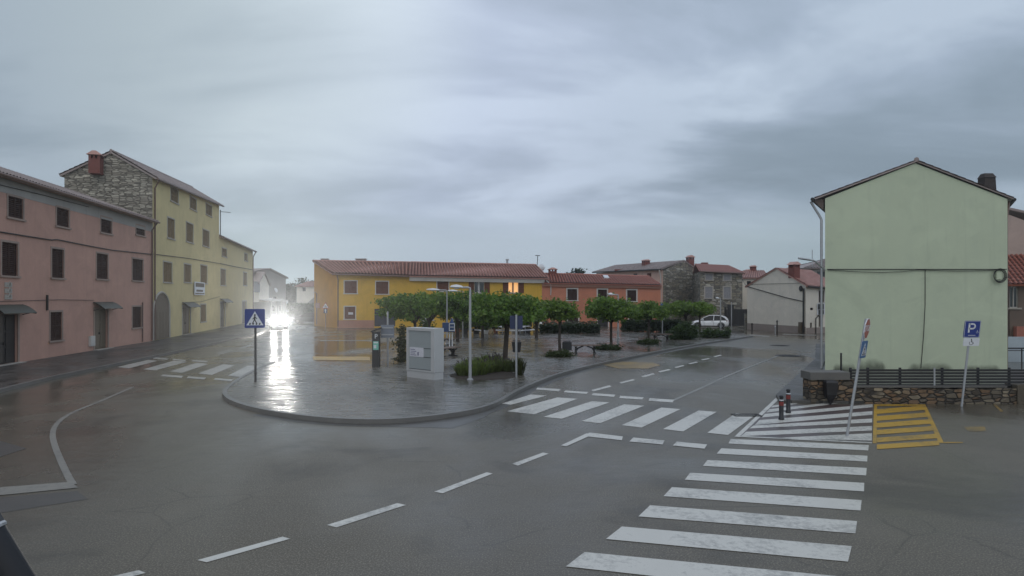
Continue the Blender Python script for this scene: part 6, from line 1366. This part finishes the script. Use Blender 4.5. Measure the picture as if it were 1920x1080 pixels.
bandm = math_(t, 'MULTIPLY', bandm, ramp(t, math_(t, 'ADD', sep.outputs[0], .5), [(.2, g3(.35)), (.7, g3(1))]))
col = mix(t, math_(t, 'MINIMUM', math_(t, 'MULTIPLY', bandm, 1.35), 1.0), col, (1.95, 2.3, 2.75))
def dirmask(px, py, lo, hi):
    v = Vector(((px - CX) / F, 1, (HY - py) / F)).normalized(); dn = t.nodes.new('ShaderNodeVectorMath'); dn.operation = 'DOT_PRODUCT'; L(t, tc_.outputs['Generated'], dn.inputs[0]); dn.inputs[1].default_value = v
    mr = t.nodes.new('ShaderNodeMapRange'); mr.interpolation_type = 'SMOOTHSTEP'; mr.inputs['From Min'].default_value = lo; mr.inputs['From Max'].default_value = hi; L(t, dn.outputs['Value'], mr.inputs['Value']); return mr.outputs[0]
glow = dirmask(480, 50, .945, .995); glow = math_(t, 'MULTIPLY', glow, ramp(t, n1.outputs['Fac'], [(.33, g3(.6)), (.52, g3(1))]))
col = mix(t, math_(t, 'MULTIPLY', glow, .95), col, (9.2, 10.2, 10.8))
col = mix(t, math_(t, 'MULTIPLY', dirmask(930, 300, .92, 1.0), .62), col, (3.4, 4.0, 5.0))
col = mix(t, math_(t, 'MULTIPLY', dirmask(2100, 120, .72, .98), .6), col, (1.95, 2.6, 3.2))
col = mix(t, math_(t, 'MULTIPLY', dirmask(-150, -60, .80, 1.0), .8), col, (2.0, 2.55, 2.95))
col = mix(t, .02, col, sky.outputs[0]); low = ramp(t, sep.outputs[2], [(.49, g3(0)), (.5, g3(1))])
L(t, col, bg.inputs[0])
sl_ = bpy.data.lights.new('sun', 'SUN'); sl_.energy = .6; sl_.angle = math.radians(60); sl_.color = (1, .93, .82); so = bpy.data.objects.new('sun', sl_); C.objects.link(so)
dv = Vector((math.sin(SUN_AZ) * math.cos(SUN_EL), math.cos(SUN_AZ) * math.cos(SUN_EL), math.sin(SUN_EL))); so.rotation_euler = dv.to_track_quat('Z', 'Y').to_euler(); so.location = dv * 100
cam = bpy.data.cameras.new('camera'); cam.sensor_width = 36; cam.lens = 36 * F / 1920; cam.shift_y = (HY - 540) / 1920; cam.clip_end = 2000; cam.clip_start = .05
co = bpy.data.objects.new('camera', cam); C.objects.link(co); co.location = (0, 0, H); co.rotation_euler = (PI / 2, 0, 0); S.camera = co
S.view_settings.view_transform = 'Standard'; S.view_settings.look = 'None'; S.view_settings.exposure = .1; S.view_settings.gamma = 1
S.render.engine = 'CYCLES'; S.cycles.max_bounces = 6; S.cycles.use_denoising = True; S.cycles.sample_clamp_indirect = 6
S.render.resolution_x = 1024; S.render.resolution_y = 576
